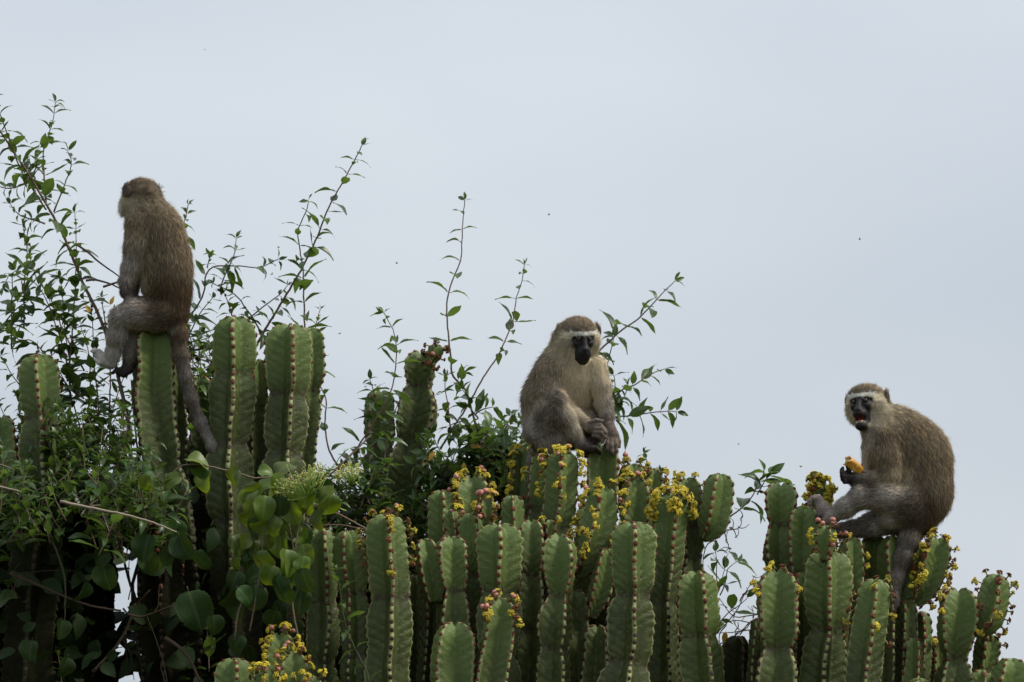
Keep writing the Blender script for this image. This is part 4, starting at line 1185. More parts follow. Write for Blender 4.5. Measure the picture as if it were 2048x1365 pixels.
Cm.chain([(1826, 1046, -12), (1816, 1082, -24), (1804, 1118, -28), (1792, 1158, -26), (1784, 1200, -22), (1778, 1240, -18)], [24, 18.5, 16, 13.5, 11.5, 9], [DGREY, DGREY, DGREY, GREY, GREY], k=12, fl=14)
Cm.paintball((1786, 1062, -50), 20, PALEG, .7); Cm.paintball((1740, 884, -30), 24, PALEG, .5); Cm.paintball((1756, 850, -30), 26, TAN, .6)
Cm.paintball((1795, 960, -60), 30, TAN, .55); Cm.paintball((1830, 1030, -50), 46, (0.085, 0.062, 0.042), .75); Cm.paintball((1738, 985, -80), 18, (0.10, .085, .075), .7)  # last spot paints the forearm's shadow above the thigh
Cm.paintball((1768, 1052, -30), 26, PALEG, .6)
Cm.build('monkey with open mouth facing left at the right, a piece of fruit in its hand', P(1800, 1070, 0.06), 100000, 7, mouth=True)
Cm.eyes(gaze=(0, -1, -0.05))
# inside the mouth
B = Bag(); add_ball(B, SPH_M, Cm.loc((0.5, -37, -42.5)), (6.5 * Cm.hs, 9 * Cm.hs, 3.0 * Cm.hs), 0, Cm.hR)
obj('tongue', B.mesh('tongue', [M_TONGUE]), Cm.body)
for row, z, y0 in (('lower', -44.2, -44.5),):
    for k in range(7):
        a = (k - 3) / 3.0
        B = Bag(); long = 1.8 if abs(k - 3) == 2 else 1.0
        add_ball(B, SPH_S, Cm.loc((a * 8.6, y0 + 6.5 * a * a, z)), (1.25 * Cm.hs, 1.1 * Cm.hs, 1.9 * long * Cm.hs), 0, Cm.hR)
        obj('tooth', B.mesh('tooth', [M_TOOTH]), Cm.body)

# ---- the fruit it holds: a torn, hollow length of yellow peel
def peel():
    t = NT('fruit_peel')
    ir = t.attr('inner').outputs['Fac']
    c = t.mix(t.noise(90.0, 4.0), (0.30, 0.120, 0.006), (0.50, 0.245, 0.018))
    c = t.mix(t.smooth(t.noise(45.0, 3.0), 0.55, 0.7), c, (0.55, 0.38, 0.15))
    c = t.mix(ir, c, (0.58, 0.38, 0.17))
    b = t.n('ShaderNodeBsdfPrincipled', {'Base Color': c, 'Roughness': 0.4})
    m = t.done(b.outputs['BSDF'])
    s = Cm.s
    a, bb = Cm.M((1710, 944, -66)), Cm.M((1686, 927, -72))
    T = unit(bb - a); Ax = unit(np.cross(T, [0, 1, 0])); Bx = np.cross(T, Ax)
    nth, nl = 26, 9
    v, inner = [], []
    r = np.random.default_rng(4)
    jag = np.interp(np.arange(nth), [0, 4, 8, 11, 15, 19, 22, 25], [2, 6, -3, 5, 1, 7, -2, 3])
    for sh in (0, 1):
        for i in range(nl):
            u = i / (nl - 1)
            for j in range(nth):
                th = 0.5 + 5.1 * j / (nth - 1)
                R = (10.8 + 2.2 * u - (1.8 if sh else 0)) * (1 + 0.10 * math.sin(3 * th + 2 * u)) * (0.55 + 0.45 * min(1, u * 2.5 + 0.2))
                L = -10 + u * (35 + jag[j]) 
                v.append(a + T * L * s + (Ax * math.cos(th) * R + Bx * math.sin(th) * R * 0.85) * s)
                inner.append(float(sh or u > 0.97))
    f = []
    o = nl * nth
    for i in range(nl - 1):
        for j in range(nth - 1):
            q = i * nth + j
            f.append((q, q + 1, q + nth + 1, q + nth)); f.append((o + q, o + q + nth, o + q + nth + 1, o + q + 1))
    for j in range(nth - 1):
        q = (nl - 1) * nth + j
        f.append((q, q + 1, o + q + 1, o + q)); f.append((j, o + j, o + j + 1, j + 1))
    for i in range(nl - 1):
        q = i * nth
        f.append((q, q + nth, o + q + nth, o + q)); q += nth - 1
        f.append((q, o + q, o + q + nth, q + nth))
    root = thing('fruit_piece', 'torn piece of yellow fruit peel held up in the dark hand of a monkey', 'fruit', Vector(a))
    me = mesh_np('peel', np.array(v), np.array(f), m); fattr(me, 'inner', inner)
    obj('peel', me, root)
    B = Bag()
    add_ball(B, SPH_M, a + T * 8 * s, (8.5 * s, 8.5 * s, 15 * s), 0, np.array(Vector(T).to_track_quat('Z', 'Y').to_matrix()))
    obj('pulp', B.mesh('pulp', [simple_mat('fruit_pulp', (0.52, 0.32, 0.10), 0.35, 0.3, 120)]), root)
peel()

# ------------------------------------------------------------------ leaves
def leaf_geo(w=0.40, fold=0.25, curl=0.35, roll=0.0, wav=0.03, rows=6, rnd=False, seed=0, teeth=0.0):
    """one leaf of length 1 along +Y, face up +Z: a folded, bent blade with a short stalk"""
    r = np.random.default_rng(seed)
    v, f = [], []
    cols = (-1, -0.5, 0, 0.5, 1)
    for i in range(rows + 1):
        t = i / rows
        if rnd:
            hw = w * math.sqrt(max(0, 1 - (2 * (t ** 0.9) - 1) ** 2)) * (1.05 - 0.1 * t)
        else:
            hw = w * 0.5 * 3.1 * (t ** 0.75) * (1 - t) ** 1.05 * 0.86
        hw = max(hw, 0.012)
        if teeth and 0 < i < rows:
            hw *= 1 + teeth * (1 if i % 2 else -1)
        a = -curl * t
        y = math.sin(curl * t) / curl if abs(curl) > 1e-3 else t
        z = -(1 - math.cos(curl * t)) / curl if abs(curl) > 1e-3 else 0
        for c in cols:
            x = c * hw
            zz = z + abs(x) * fold + wav * math.sin(9 * t + 2 * c) * abs(c)
            xx = x * math.cos(roll * t) ; zz += x * math.sin(roll * t)
            v.append((xx, y + 0.0, zz))
    n = len(cols)
    for i in range(rows):
        for j in range(n - 1):
            q = i * n + j
            f.append((q, q + 1, q + n + 1, q + n))
    return np.array(v), np.array(f)
LG = [leaf_geo(w=r_[0], fold=r_[1], curl=r_[2], roll=r_[3], seed=i) for i, r_ in enumerate(
    [(.54, .25, .4, 0), (.58, .35, .7, .3), (.50, .2, 1.0, -.3), (.56, .4, .4, .4), (.52, .3, -.4, 0), (.48, .5, .7, -.5), (.60, .15, .6, .15), (.46, .4, 1.3, .6)])]
STALK = 0.10
def leaf_mesh(g, mat, name='leaf'):
    B = Bag()
    n0 = len(g[0])
    v = g[0] + np.array([0, STALK, 0])
    B.add(v, g[1], 0)
    add_tube(B, [(0, -0.02, 0), (0, STALK * 0.5, 0.01), (0, STALK + 0.04, 0)], [0.014, 0.012, 0.008], 1, 4)
    me = B.mesh(name, [mat, M_GTWIG])
    ac = np.ones(len(me.vertices)); al = np.zeros(len(me.vertices))
    ac[:n0] = 1 + np.abs(np.tile([-1, -.5, 0, .5, 1], n0 // 5)); al[:n0] = np.repeat(np.linspace(0, 1, n0 // 5), 5)
    fattr(me, 'across', ac); fattr(me, 'along', al)
    return me
LEAF = [leaf_mesh(g, M_LEAF) for g in LG]
LEAFY = [leaf_mesh(g, M_YLF) for g in LG[:3]]
BG = [leaf_geo(w=.43, fold=f_, curl=c_, roll=q_, wav=.05, rows=22, rnd=True, teeth=.045, seed=i) for i, (f_, c_, q_) in enumerate([(.25, .7, .1), (.5, 1.1, .4), (-.30, .9, -.4), (.7, .6, .3), (.2, 1.5, -.2)])]
BIG = [leaf_mesh(g, M_BIG) for g in BG]
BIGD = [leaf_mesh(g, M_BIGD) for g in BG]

def frame(pos, d, nrm, sc):
    y = Vector(d).normalized(); z = Vector(nrm); z = (z - y * z.dot(y))
    if z.length < 1e-4:
        z = y.orthogonal()
    z.normalize(); x = y.cross(z)
    M = Matrix((x, y, z)).transposed().to_4x4()
    return Matrix.Translation(Vector(pos)) @ M @ Matrix.Scale(sc, 4)

class Plant:
    def __init__(s, name, label, cat, px, py, Y, group=None):
        p = P(px, py, Y)
        s.t = thing(name, label, cat, (p.x, Y, p.z), group); s.Y = Y; s.n = 0; s.bag = Bag(); s.leaves = LEAF; s.geo = LG; s.stuffmat = M_LEAF; s.r = np.random.default_rng(int(px * 7 + py))
        s.twigbag = Bag(); s.nt = 0
    def leaf(s, pos, d, nrm, size, k=None, mesh=None):
        """size in metres"""
        M = frame(pos, d, nrm, size)
        k = int(s.r.integers(len(s.geo))) if k is None else k
        if s.n < 290:
            o = obj('leaf', mesh or s.leaves[k], s.t)
            o.matrix_basis = M
            s.n += 1
        else:
            v = s.geo[k][0] + np.array([0, STALK, 0])
            Mn = np.array(M)
            s.bag.add(v @ Mn[:3, :3].T + Mn[:3, 3], s.geo[k][1], 0, float(s.r.random()))
    def shoot(s, pts, w0=4.5, w1=1.6, size=32, gap=26, Y=None, mat=None, bare=0.0, tipsize=0.45, droop=0.3, wob=10, name='twig', pair=True, leafy=True, density=1.0):
        """pts from the tip (first) to the foot (last), photograph pixels"""
        Y = s.Y if Y is None else Y
        sc = S(Y); r = s.r
        n = max(8, int(sum(math.dist(pts[i], pts[i + 1]) for i in range(len(pts) - 1)) / 9))
        c = spline(np.array(pts, float), n)
        W3 = np.array([P(x, y, Y) for x, y in c])
        ph = r.uniform(0, 6.28)
        fade = np.linspace(1, 0.2, n)
        W3[:, 1] += wob * sc * np.sin(np.linspace(0, 4, n) + ph) * fade
        W3 += r.normal(0, 0.35 * sc, W3.shape)
        rad = np.linspace(w1, w0, n) * 0.5 * sc
        mats = mat or M_TWIG
        if s.nt < 60:
            B = Bag(); add_tube(B, W3, rad, 0, 6)
            for q in range(0, n, 3):                                # nodes on the twig
                add_ball(B, SPH_S, W3[q], (rad[q] * 1.18,) * 3, 0)
            obj(name, B.mesh(name, [mats]), s.t); s.nt += 1
        else:
            add_tube(s.twigbag, W3, rad, 0, 5)
        if not leafy:
            return W3
        al = np.concatenate([[0], np.cumsum(np.linalg.norm(np.diff(W3, axis=0), axis=1))])
        pos = 0.0; i = 0
        end = al[-1] * (1 - bare)
        T = unit(np.gradient(W3, axis=0)) * -1          # towards the tip
        while pos < end:
            p = np.array([np.interp(pos, al, W3[:, k]) for k in range(3)]); q = min(int(np.searchsorted(al, pos)), n - 1)
            t = T[q]
            f = min(1.0, tipsize + (1 - tipsize) * pos / (110 * sc))
            side = unit(np.cross(t, np.array([0.15, 1, 0.1]) if i % 2 == 0 else np.array([1, 0.2, 0.3])))
            if r.random() < density:
                for e in ((-1, 1) if pair else ((-1) ** i,)):
                    if r.random() < 0.12:
                        continue
                    d = unit(side * e + t * r.uniform(0.25, 0.9) + np.array([0, 0, -droop * f]) + r.normal(0, 0.22, 3))
                    up = unit(np.array([0, -0.25, 1.0]) + t * 0.5 + r.normal(0, 0.35, 3))
                    s.leaf(p, d, up, 1.6 * size * sc * f * r.uniform(0.65, 1.2))
            pos += 0.86 * gap * sc * (0.55 + 0.45 * f) * r.uniform(0.75, 1.3); i += 1
        for e in range(2):                              # the tuft at the tip
            s.leaf(W3[0], unit(T[0] + r.normal(0, 0.4, 3)), unit(r.normal(0, 1, 3) + np.array([0, -0.5, .8])), 1.5 * size * sc * tipsize * r.uniform(.7, 1.1))
        return W3
    def finish(s, sname='foliage'):
        if s.bag.n:
            o = obj(sname, s.bag.mesh(sname, [s.stuffmat], aname='leaf_rand'), s.t, kind='stuff')
        if s.twigbag.n:
            obj('twig_tangle', s.twigbag.mesh('twig_tangle', [M_TWIG]), s.t, kind='stuff')

def jag(pts, r, a=6):
    return [(x + r.normal(0, a), y + r.normal(0, a)) for x, y in pts]

# ---- the tall arching shrub at the left edge
p = Plant('arching_shrub', 'leafy shrub with a long brown branch arching up along the left edge', 'shrub', 180, 1300, 0.30)
r = p.r
p.shoot([(-30, 215), (0, 262), (40, 322), (85, 396), (128, 474), (165, 565), (196, 628), (222, 700), (240, 770), (258, 860), (262, 980)], 9.5, 3.5, size=30, gap=22, Y=.24, bare=.45, wob=8, name='branch')
p.shoot([(-20, 170), (4, 240), (40, 335), (66, 380), (92, 420)], 4, 2, size=28, gap=24, Y=.28)
for pts, g, sz in [
    ([(108, 206), (104, 240), (94, 300), (90, 350), (88, 402)], 24, 32), ([(139, 300), (140, 330), (128, 380), (112, 428)], 34, 32),
    ([(75, 300), (66, 340), (52, 352)], 24, 26), ([(-5, 372), (20, 376), (62, 366)], 26, 26), ([(20, 410), (36, 430), (88, 446)], 26, 26), ([(44, 452), (50, 510), (48, 560), (44, 650)], 24, 30),
    ([(151, 418), (147, 470), (150, 540), (146, 640), (140, 740)], 25, 30), ([(52, 480), (68, 540), (96, 600), (130, 668), (170, 742)], 27, 34),
    ([(0, 570), (20, 540), (26, 620), (22, 700)], 25, 32), ([(30, 540), (80, 580), (112, 640), (126, 720), (140, 800)], 26, 34), ([(118, 558), (124, 600), (130, 660), (136, 740), (140, 830)], 27, 32),
    ([(90, 590), (60, 600), (30, 625), (0, 660)], 27, 34), ([(-10, 640), (30, 676), (70, 690), (130, 760), (170, 800)], 27, 36), ([(0, 715), (30, 760), (70, 800), (110, 850)], 27, 34),
    ([(185, 600), (186, 660), (190, 720), (196, 800), (200, 880)], 27, 30), ([(226, 628), (222, 700), (224, 760), (214, 850)], 22, 26), ([(206, 600), (214, 640), (216, 680)], 20, 24),
    ([(160, 655), (172, 700), (180, 760), (172, 860)], 26, 32), ([(80, 700), (110, 730), (150, 810), (170, 900)], 25, 32), ([(175, 780), (190, 830), (210, 900)], 24, 32),
    ([(250, 740), (236, 790), (226, 850), (220, 930)], 22, 28), ([(262, 790), (258, 850), (250, 930)], 22, 28), ([(120, 780), (130, 850), (140, 940)], 23, 32), ([(40, 790), (64, 850), (96, 930)], 24, 30),
    ([(392, 680), (398, 740), (388, 820), (380, 900)], 22, 26), ([(0, 800), (26, 880), (50, 960)], 24, 32), ([(286, 940), (284, 900), (296, 850), (330, 930)], 23, 30)]:
    p.shoot(jag(pts, r, 3), 4.0, 1.5, size=sz, gap=g * .8, Y=.40 + r.uniform(-.12, .1))
# twigs without leaves, caught between the branch and the monkey
for pts in [[(243, 556), (205, 530), (176, 505), (150, 488)], [(243, 578), (215, 566), (188, 560), (172, 562)], [(262, 520), (250, 545), (238, 562), (206, 574)], [(300, 820), (285, 890), (262, 960), (250, 1050)], [(262, 760), (270, 850), (282, 960)], [(230, 850), (246, 900), (262, 980), (270, 1060)]]:
    p.shoot(pts, 5.0, 2.5, Y=.27, leafy=False)
# the dense lower part: many short leafy shoots, the crowd of them one mass
def thicket(p, n, x0, x1, top, bot, Y0, Y1, size=(26, 36), L=(70, 150), lean=40):
    r = p.r
    for i in range(n):
        x = r.uniform(x0, x1); y0 = np.interp(x, [q[0] for q in top], [q[1] for q in top])
        y = y0 + (bot - y0) * r.random() ** 0.9
        if 205 < x < 300 and y > 1010:
            continue
        l = r.uniform(*L); dx = r.normal(0, lean)
        p.shoot([(x + dx, y), (x + dx * .5 + r.normal(0, 8), y + l * .5), (x, y + l)], 3.2, 1.4, size=r.uniform(*size), gap=22, Y=r.uniform(Y0, Y1), wob=16)
thicket(p, 105, -40, 440, [(-40, 850), (60, 850), (110, 800), (240, 800), (300, 880), (440, 880)], 960, .34, .72)
thicket(p, 24, 96, 278, [(96, 830), (130, 800), (250, 800), (278, 840)], 900, .06, .20, size=(24, 32), L=(60, 110))
thicket(p, 62, -40, 330, [(-40, 890), (120, 860), (330, 900)], 1010, -.26, .20)
thicket(p, 26, -40, 480, [(-40, 1000), (480, 1000)], 1330, .1, .5, size=(24, 40))
for i, (x, y, a) in enumerate([(220, 612, 1.2), (181, 628, 2.0), (286, 1052, .4), (190, 1026, 3.9), (228, 1040, 4.6), (148, 1010, 4.9)]):
    M = frame(np.array(P(x, y, .16)), (math.cos(a), -.2, math.sin(a)), (0, -1, .5), 20 * S(.16))
    o = obj('yellow_leaf', LEAFY[i % 3], p.t); o.matrix_basis = M
    o['label'] = 'yellowed leaf'
p.finish()

# ---- behind the left stems
p = Plant('shrub', 'slender shrub with a long oblique shoot rising behind the tall left stems', 'shrub', 500, 1250, 0.62)
r = p.r
p.shoot([(723, 292), (704, 330), (684, 366), (655, 420), (636, 470), (608, 530), (570, 595), (526, 668), (490, 740), (470, 850)], 6.5, 2.2, size=30, gap=25, bare=.30, Y=.60, name='branch', wob=4)
p.shoot([(617, 404), (612, 425), (597, 462), (600, 500), (606, 540), (608, 600), (609, 650), (612, 760)], 4.5, 2, size=32, gap=32, bare=.2, Y=.58)
p.shoot([(556, 520), (520, 536), (480, 534), (430, 534), (412, 552), (409, 580), (395, 612), (376, 640), (366, 700)], 4.5, 1.8, size=32, gap=25, Y=.60)
p.shoot([(472, 478), (470, 500), (464, 520), (452, 545), (440, 580)], 3.5, 1.5, size=26, gap=20, Y=.58)
p.shoot([(420, 512), (414, 536)], 3, 1.6, size=28, gap=18, Y=.60)
p.shoot([(426, 566), (450, 578), (476, 595), (492, 618), (508, 640), (540, 700)], 4, 2, size=22, gap=24, Y=.64)
p.shoot([(576, 568), (560, 590), (530, 612), (496, 640), (480, 660)], 3.5, 1.6, size=18, gap=26, Y=.63)
p.shoot([(424, 598), (405, 622), (390, 648), (374, 690), (372, 760)], 4, 1.8, size=30, gap=24, Y=.58)
p.shoot([(448, 586), (456, 606), (464, 632)], 3, 1.5, size=24, gap=16, Y=.60)
p.shoot([(640, 618), (634, 640), (628, 680), (624, 760)], 3.5, 1.6, size=26, gap=22, Y=.62)
p.shoot([(377, 410), (372, 430), (366, 450), (360, 500)], 3.5, 1.8, size=26, gap=16, Y=.60)
p.shoot([(318, 372), (322, 392), (326, 420)], 3, 1.6, size=16, gap=14, Y=.60)
p.shoot([(632, 755), (652, 800), (649, 850), (660, 905), (690, 950)], 4.2, 2.4, size=30, gap=50, Y=.55, density=.8)
p.shoot([(418, 690), (400, 720), (392, 780), (390, 860)], 3.5, 1.6, size=28, gap=22, Y=.56)
p.shoot([(440, 700), (424, 740), (414, 800), (410, 880)], 3.5, 1.6, size=26, gap=22, Y=.58)
thicket(p, 26, 360, 440, [(360, 620), (440, 640)], 800, .52, .64, size=(22, 32), L=(50, 90), lean=18)
p.finish()

# ---- around the blurred stems in the middle
p = Plant('shrub', 'dark leafy shrub at the foot of the blurred leaning stem, with one thin upright shoot', 'shrub', 720, 1250, 0.5)
r = p.r
p.shoot([(768, 626), (790, 672), (792, 724), (784, 776), (768, 810), (752, 838), (728, 876), (700, 912), (664, 946), (600, 985)], 4.5, 1.8, size=31, gap=25, Y=.45, bare=.2, wob=4)
p.shoot([(800, 800), (780, 850), (770, 910), (758, 960)], 3.5, 1.6, size=30, gap=22, Y=.5)
p.shoot([(740, 760), (752, 800), (756, 840)], 3.5, 1.6, size=28, gap=20, Y=.48)
p.shoot([(614, 1078), (680, 1086), (730, 1100)], 6, 4, leafy=False, Y=.3); p.shoot([(612, 1000), (690, 1035), (760, 1075)], 4.5, 3, leafy=False, Y=.3); p.shoot([(620, 1052), (680, 1050), (740, 1062)], 3.5, 2, leafy=False, Y=.32)
thicket(p, 26, 640, 770, [(640, 960), (700, 910), (760, 920), (770, 930)], 1010, .44, .64, size=(26, 36), L=(50, 110))
thicket(p, 34, 640, 870, [(640, 960), (700, 910), (760, 900), (870, 900)], 1010, .92, 1.2, size=(26, 36), L=(50, 110))
thicket(p, 30, 610, 860, [(610, 1040), (700, 1010), (860, 980)], 1120, .34, .66, size=(26, 38), L=(50, 110))
p.finish()

# ---- behind the middle monkey, left of it
p = Plant('shrub', 'bushy green shrub with two thin wiry shoots left of the monkey with lowered head', 'shrub', 960, 1250, 0.66)
r = p.r
p.shoot([(929, 402), (926, 440), (924, 480), (921, 520), (905, 560), (894, 605), (896, 660), (902, 720), (906, 752), (930, 780), (946, 830), (958, 880)], 5, 1.8, size=32, gap=46, Y=.62, wob=4, density=.9)
p.shoot([(1048, 530), (1044, 560), (1032, 600), (1026, 640), (1014, 672), (996, 712), (970, 750), (948, 790), (930, 820), (900, 866), (880, 900)], 4.5, 1.6, size=27, gap=24, Y=.66, wob=4, bare=.52)
p.shoot([(892, 752), (890, 780), (896, 810), (900, 850), (908, 880)], 3.5, 1.6, size=28, gap=24, Y=.6)
for pts in [[(924, 750), (920, 780)], [(985, 815), (960, 822), (950, 830)], [(926, 782), (944, 800)], [(938, 812), (956, 838)], [(900, 850), (930, 842), (950, 860)], [(1022, 832), (1012, 856), (1000, 872)], [(1020, 900), (1000, 870), (1010, 850)]]:
    p.shoot(pts, 3.5, 1.8, size=42, gap=30, Y=.6)
thicket(p, 84, 870, 1062, [(870, 880), (900, 858), (960, 838), (1040, 826), (1062, 850)], 950, .52, .80, size=(28, 44), L=(40, 90))
thicket(p, 40, 860, 1062, [(870, 930), (1062, 930)], 1030, .5, .74, size=(28, 44), L=(40, 90))
for x, y, a in [(938, 893, 0), (927, 923, 4.8), (872, 902, 4.0)]:
    o = obj('yellow_leaf', LEAFY[0], p.t); o.matrix_basis = frame(np.array(P(x, y, .5)), (math.cos(a), -.2, math.sin(a)), (0, -1, .4), 24 * S(.5)); o['label'] = 'yellowed leaf'
p.finish()

# ---- right of the middle monkey
p = Plant('shrub', 'shrub whose shoots spread to the right from behind the monkey with lowered head', 'shrub', 1180, 1250, 0.7)
p.shoot([(1350, 562), (1332, 580), (1306, 608), (1274, 640), (1240, 664), (1218, 684), (1196, 706), (1180, 740)], 4.5, 1.8, size=36, gap=34, Y=.66, wob=3)
p.shoot([(1228, 676), (1222, 700), (1215, 730), (1210, 770)], 3, 1.8, size=44, gap=34, Y=.66, pair=False)
p.shoot([(1328, 738), (1296, 752), (1270, 770), (1244, 780), (1215, 810)], 3.8, 1.6, size=34, gap=27, Y=.68, wob=3)
p.shoot([(1352, 824), (1318, 824), (1276, 830), (1240, 834), (1206, 836)], 3.8, 1.6, size=36, gap=30, Y=.68, wob=3)
p.shoot([(1228, 752), (1230, 780), (1222, 810), (1210, 850)], 3.6, 1.6, size=36, gap=20, Y=.7, wob=3)
p.shoot([(1256, 770), (1246, 800), (1226, 820)], 3.0, 1.6, size=34, gap=20, Y=.7, wob=3)
p.shoot([(1290, 908), (1294, 930), (1296, 960)], 3.0, 1.6, size=26, gap=16, Y=.4, wob=3)
p.shoot([(1322, 946), (1330, 970), (1330, 1000)], 3.0, 1.6, size=26, gap=16, Y=.4, wob=3)
p.finish()

# ---- the twiggy bush in the gap at the right
p = Plant('bush', 'sparse twiggy bush with few small leaves in the sky gap between two euphorbias', 'bush', 1440, 1330, 0.36)
r = p.r
p.shoot([(1516, 964), (1506, 990), (1490, 1010), (1466, 1030), (1440, 1050), (1410, 1085)], 4.2, 2, size=40, gap=24, Y=.36, bare=.5, tipsize=.9, wob=3)
p.shoot([(1538, 950), (1524, 972), (1514, 990)], 3, 1.6, size=36, gap=18, Y=.36, tipsize=.9)
for pts, lf in [([(1486, 1034), (1478, 1056), (1440, 1060)], 0), ([(1462, 1098), (1452, 1076), (1450, 1064)], 0), ([(1470, 1076), (1466, 1056), (1458, 1058)], 0), ([(1402, 1140), (1410, 1100), (1420, 1082), (1436, 1080)], 0),
                ([(1434, 1106), (1434, 1135), (1434, 1180), (1430, 1230)], 1), ([(1470, 1122), (1454, 1142), (1450, 1165), (1440, 1190)], 1), ([(1505, 1152), (1490, 1190), (1472, 1218), (1452, 1240), (1430, 1270)], 0),
                ([(1440, 1200), (1454, 1216), (1470, 1228), (1500, 1232), (1520, 1228)], 0), ([(1430, 1250), (1470, 1240), (1510, 1245), (1530, 1250)], 0), ([(1428, 1268), (1470, 1262), (1510, 1258)], 0), ([(1440, 1290), (1470, 1270), (1500, 1240)], 0),
                ([(1496, 1196), (1478, 1212), (1450, 1230), (1430, 1262)], 1), ([(1510, 1180), (1490, 1186), (1480, 1204)], 0), ([(1444, 1300), (1440, 1270), (1450, 1250)], 1), ([(1450, 1310), (1452, 1330), (1446, 1360)], 1),
                ([(1506, 1212), (1506, 1236), (1480, 1270)], 0), ([(1446, 1140), (1440, 1170), (1428, 1210)], 1)]:
    p.shoot(jag(pts, r, 2), 2.8, 1.4, size=32, gap=30, Y=.36 + r.uniform(-.05, .05), leafy=bool(lf), density=.55, tipsize=.8)
    if not lf:
        for _ in range(3):
            q = pts[int(r.integers(len(pts) - 1))]
            a = r.uniform(0, 6.28); l = r.uniform(10, 26)
            p.shoot([(q[0] + l * math.cos(a), q[1] + l * math.sin(a)), (q[0] + l * .5 * math.cos(a + .4), q[1] + l * .5 * math.sin(a + .4)), q], 2.0, 1.0, Y=.36, leafy=False)
o = obj('yellow_leaf', LEAFY[1], p.t); o.matrix_basis = frame(np.array(P(1452, 1262, .34)), (-.2, -.2, -1), (0, -1, .3), 26 * S(.34)); o['label'] = 'yellowed leaf'
p.finish()

# ---- little seedling in front of the broad euphorbia
p = Plant('climbing_shoot', 'thin climbing shoot in front of the leftmost stems of the broad euphorbia', 'climber', 720, 1400, -0.34)
p.shoot([(674, 1142), (680, 1180), (687, 1230), (698, 1270), (716, 1310), (736, 1350), (744, 1420)], 3.0, 1.4, size=26, gap=34, mat=M_GTWIG, wob=3)
p.finish()

# ---- the vine with round serrated leaves
p = Plant('round_leaved_vine', 'succulent vine with round serrated bright green leaves and a pale flower spray', 'vine', 540, 1350, -0.04)
p.leaves, p.geo, p.stuffmat = BIG, BG, M_BIG
r = p.r
for pts in [[(332, 985), (340, 958), (352, 938), (378, 928), (424, 934), (480, 948), (510, 956), (556, 955), (590, 962), (630, 950)], [(556, 960), (556, 1000), (546, 1024), (526, 1058), (524, 1110), (516, 1170), (500, 1260)],
            [(566, 990), (578, 1050), (586, 1096), (582, 1160), (586, 1220), (600, 1290)], [(740, 870), (700, 912), (664, 946), (624, 972), (590, 1000)], [(620, 1010), (600, 1040), (590, 1100)], [(470, 1280), (476, 1230), (490, 1180)]]:
    p.shoot(pts, 4.0, 3.0, leafy=False, Y=-.18, name='vine_stem', wob=14, mat=M_TWIG)
for (x, y, w, h, a) in [(394, 919, 52, 26, 0), (462, 953, 44, 46, 220), (531, 942, 34, 24, 0), (563, 933, 48, 40, 60), (526, 967, 58, 32, 180), (505, 985, 40, 36, 200), (529, 1013, 30, 52, 270), (503, 1017, 34, 38, 250), (533, 1079, 36, 38, 280), (504, 1107, 42, 38, 170), (524, 1125, 52, 50, 300),
                        (487, 1082, 40, 36, 190), (291, 1093, 46, 58, 250), (366, 1093, 50, 56, 290), (210, 1153, 52, 56, 280), (167, 1185, 50, 52, 260), (389, 1217, 56, 84, 290), (511, 1193, 42, 58, 270), (476, 1217, 40, 50, 240), (472, 1285, 32, 46, 230), (495, 1310, 30, 42, 280), (469, 1125, 26, 34, 240),
                        (558, 1182, 50, 66, 280), (556, 1225, 42, 56, 240), (602, 1072, 44, 66, 290), (575, 1022, 50, 36, 180), (597, 997, 36, 62, 280), (590, 1143, 40, 60, 270), (398, 1121, 46, 42, 300), (131, 1335, 46, 46, 260), (480, 1335, 36, 40, 290), (298, 1125, 50, 50, 280), (202, 1115, 44, 30, 200),
                        (123, 1257, 42, 42, 270), (612, 990, 44, 46, 260), (640, 975, 50, 36, 10), (655, 992, 44, 34, 200), (545, 1050, 46, 44, 230), (560, 1090, 50, 50, 260), (575, 1120, 46, 52, 280), (540, 1150, 44, 50, 250), (520, 1050, 40, 40, 200), (608, 1160, 34, 52, 280), (600, 1200, 40, 54, 260),
                        (262, 965, 36, 30, 200), (292, 968, 38, 34, 240), (300, 942, 34, 30, 30), (330, 996, 36, 30, 300), (345, 960, 40, 34, 200), (412, 962, 46, 44, 250), (350, 1060, 44, 50, 250), (400, 940, 40, 36, 200), (498, 1040, 44, 34, 190), (660, 1010, 48, 52, 270), (330, 1110, 40, 44, 250), (640, 1040, 36, 44, 250),
                        (14, 1195, 46, 26, 180), (60, 1300, 44, 44, 260), (560, 1010, 40, 50, 270), (470, 1160, 36, 44, 250), (545, 1240, 40, 46, 250), (430, 1250, 36, 46, 280), (585, 1260, 36, 46, 280)] + [(r.uniform(470, 622) - max(0, yy - 1120) * .2, yy, r.uniform(34, 48), r.uniform(34, 54), r.uniform(190, 320)) for yy in np.linspace(965, 1200, 24)]:
    a = math.radians(a); Y = -.20 + r.uniform(-.10, .08) + (0.16 if y > 1200 or x < 260 else 0)
    L = max(w, h) * 1.02
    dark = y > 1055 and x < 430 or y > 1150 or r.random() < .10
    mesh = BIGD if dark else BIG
    d = np.array([math.cos(a), r.uniform(-.35, .1), math.sin(a)])
    c = np.array(P(x, y, Y)) - unit(d) * L * .55 * S(Y)
    nrm = unit(np.array([r.normal(0, .6), -1.0, 0.55 + r.normal(0, .55)])) if min(w, h) / max(w, h) > 0.62 else unit(np.array([r.normal(0, .4), -0.7, 1.0]))
    kk = int(r.integers(len(BG)))
    p.leaf(c, d, nrm, L * S(Y), kk, mesh[kk])
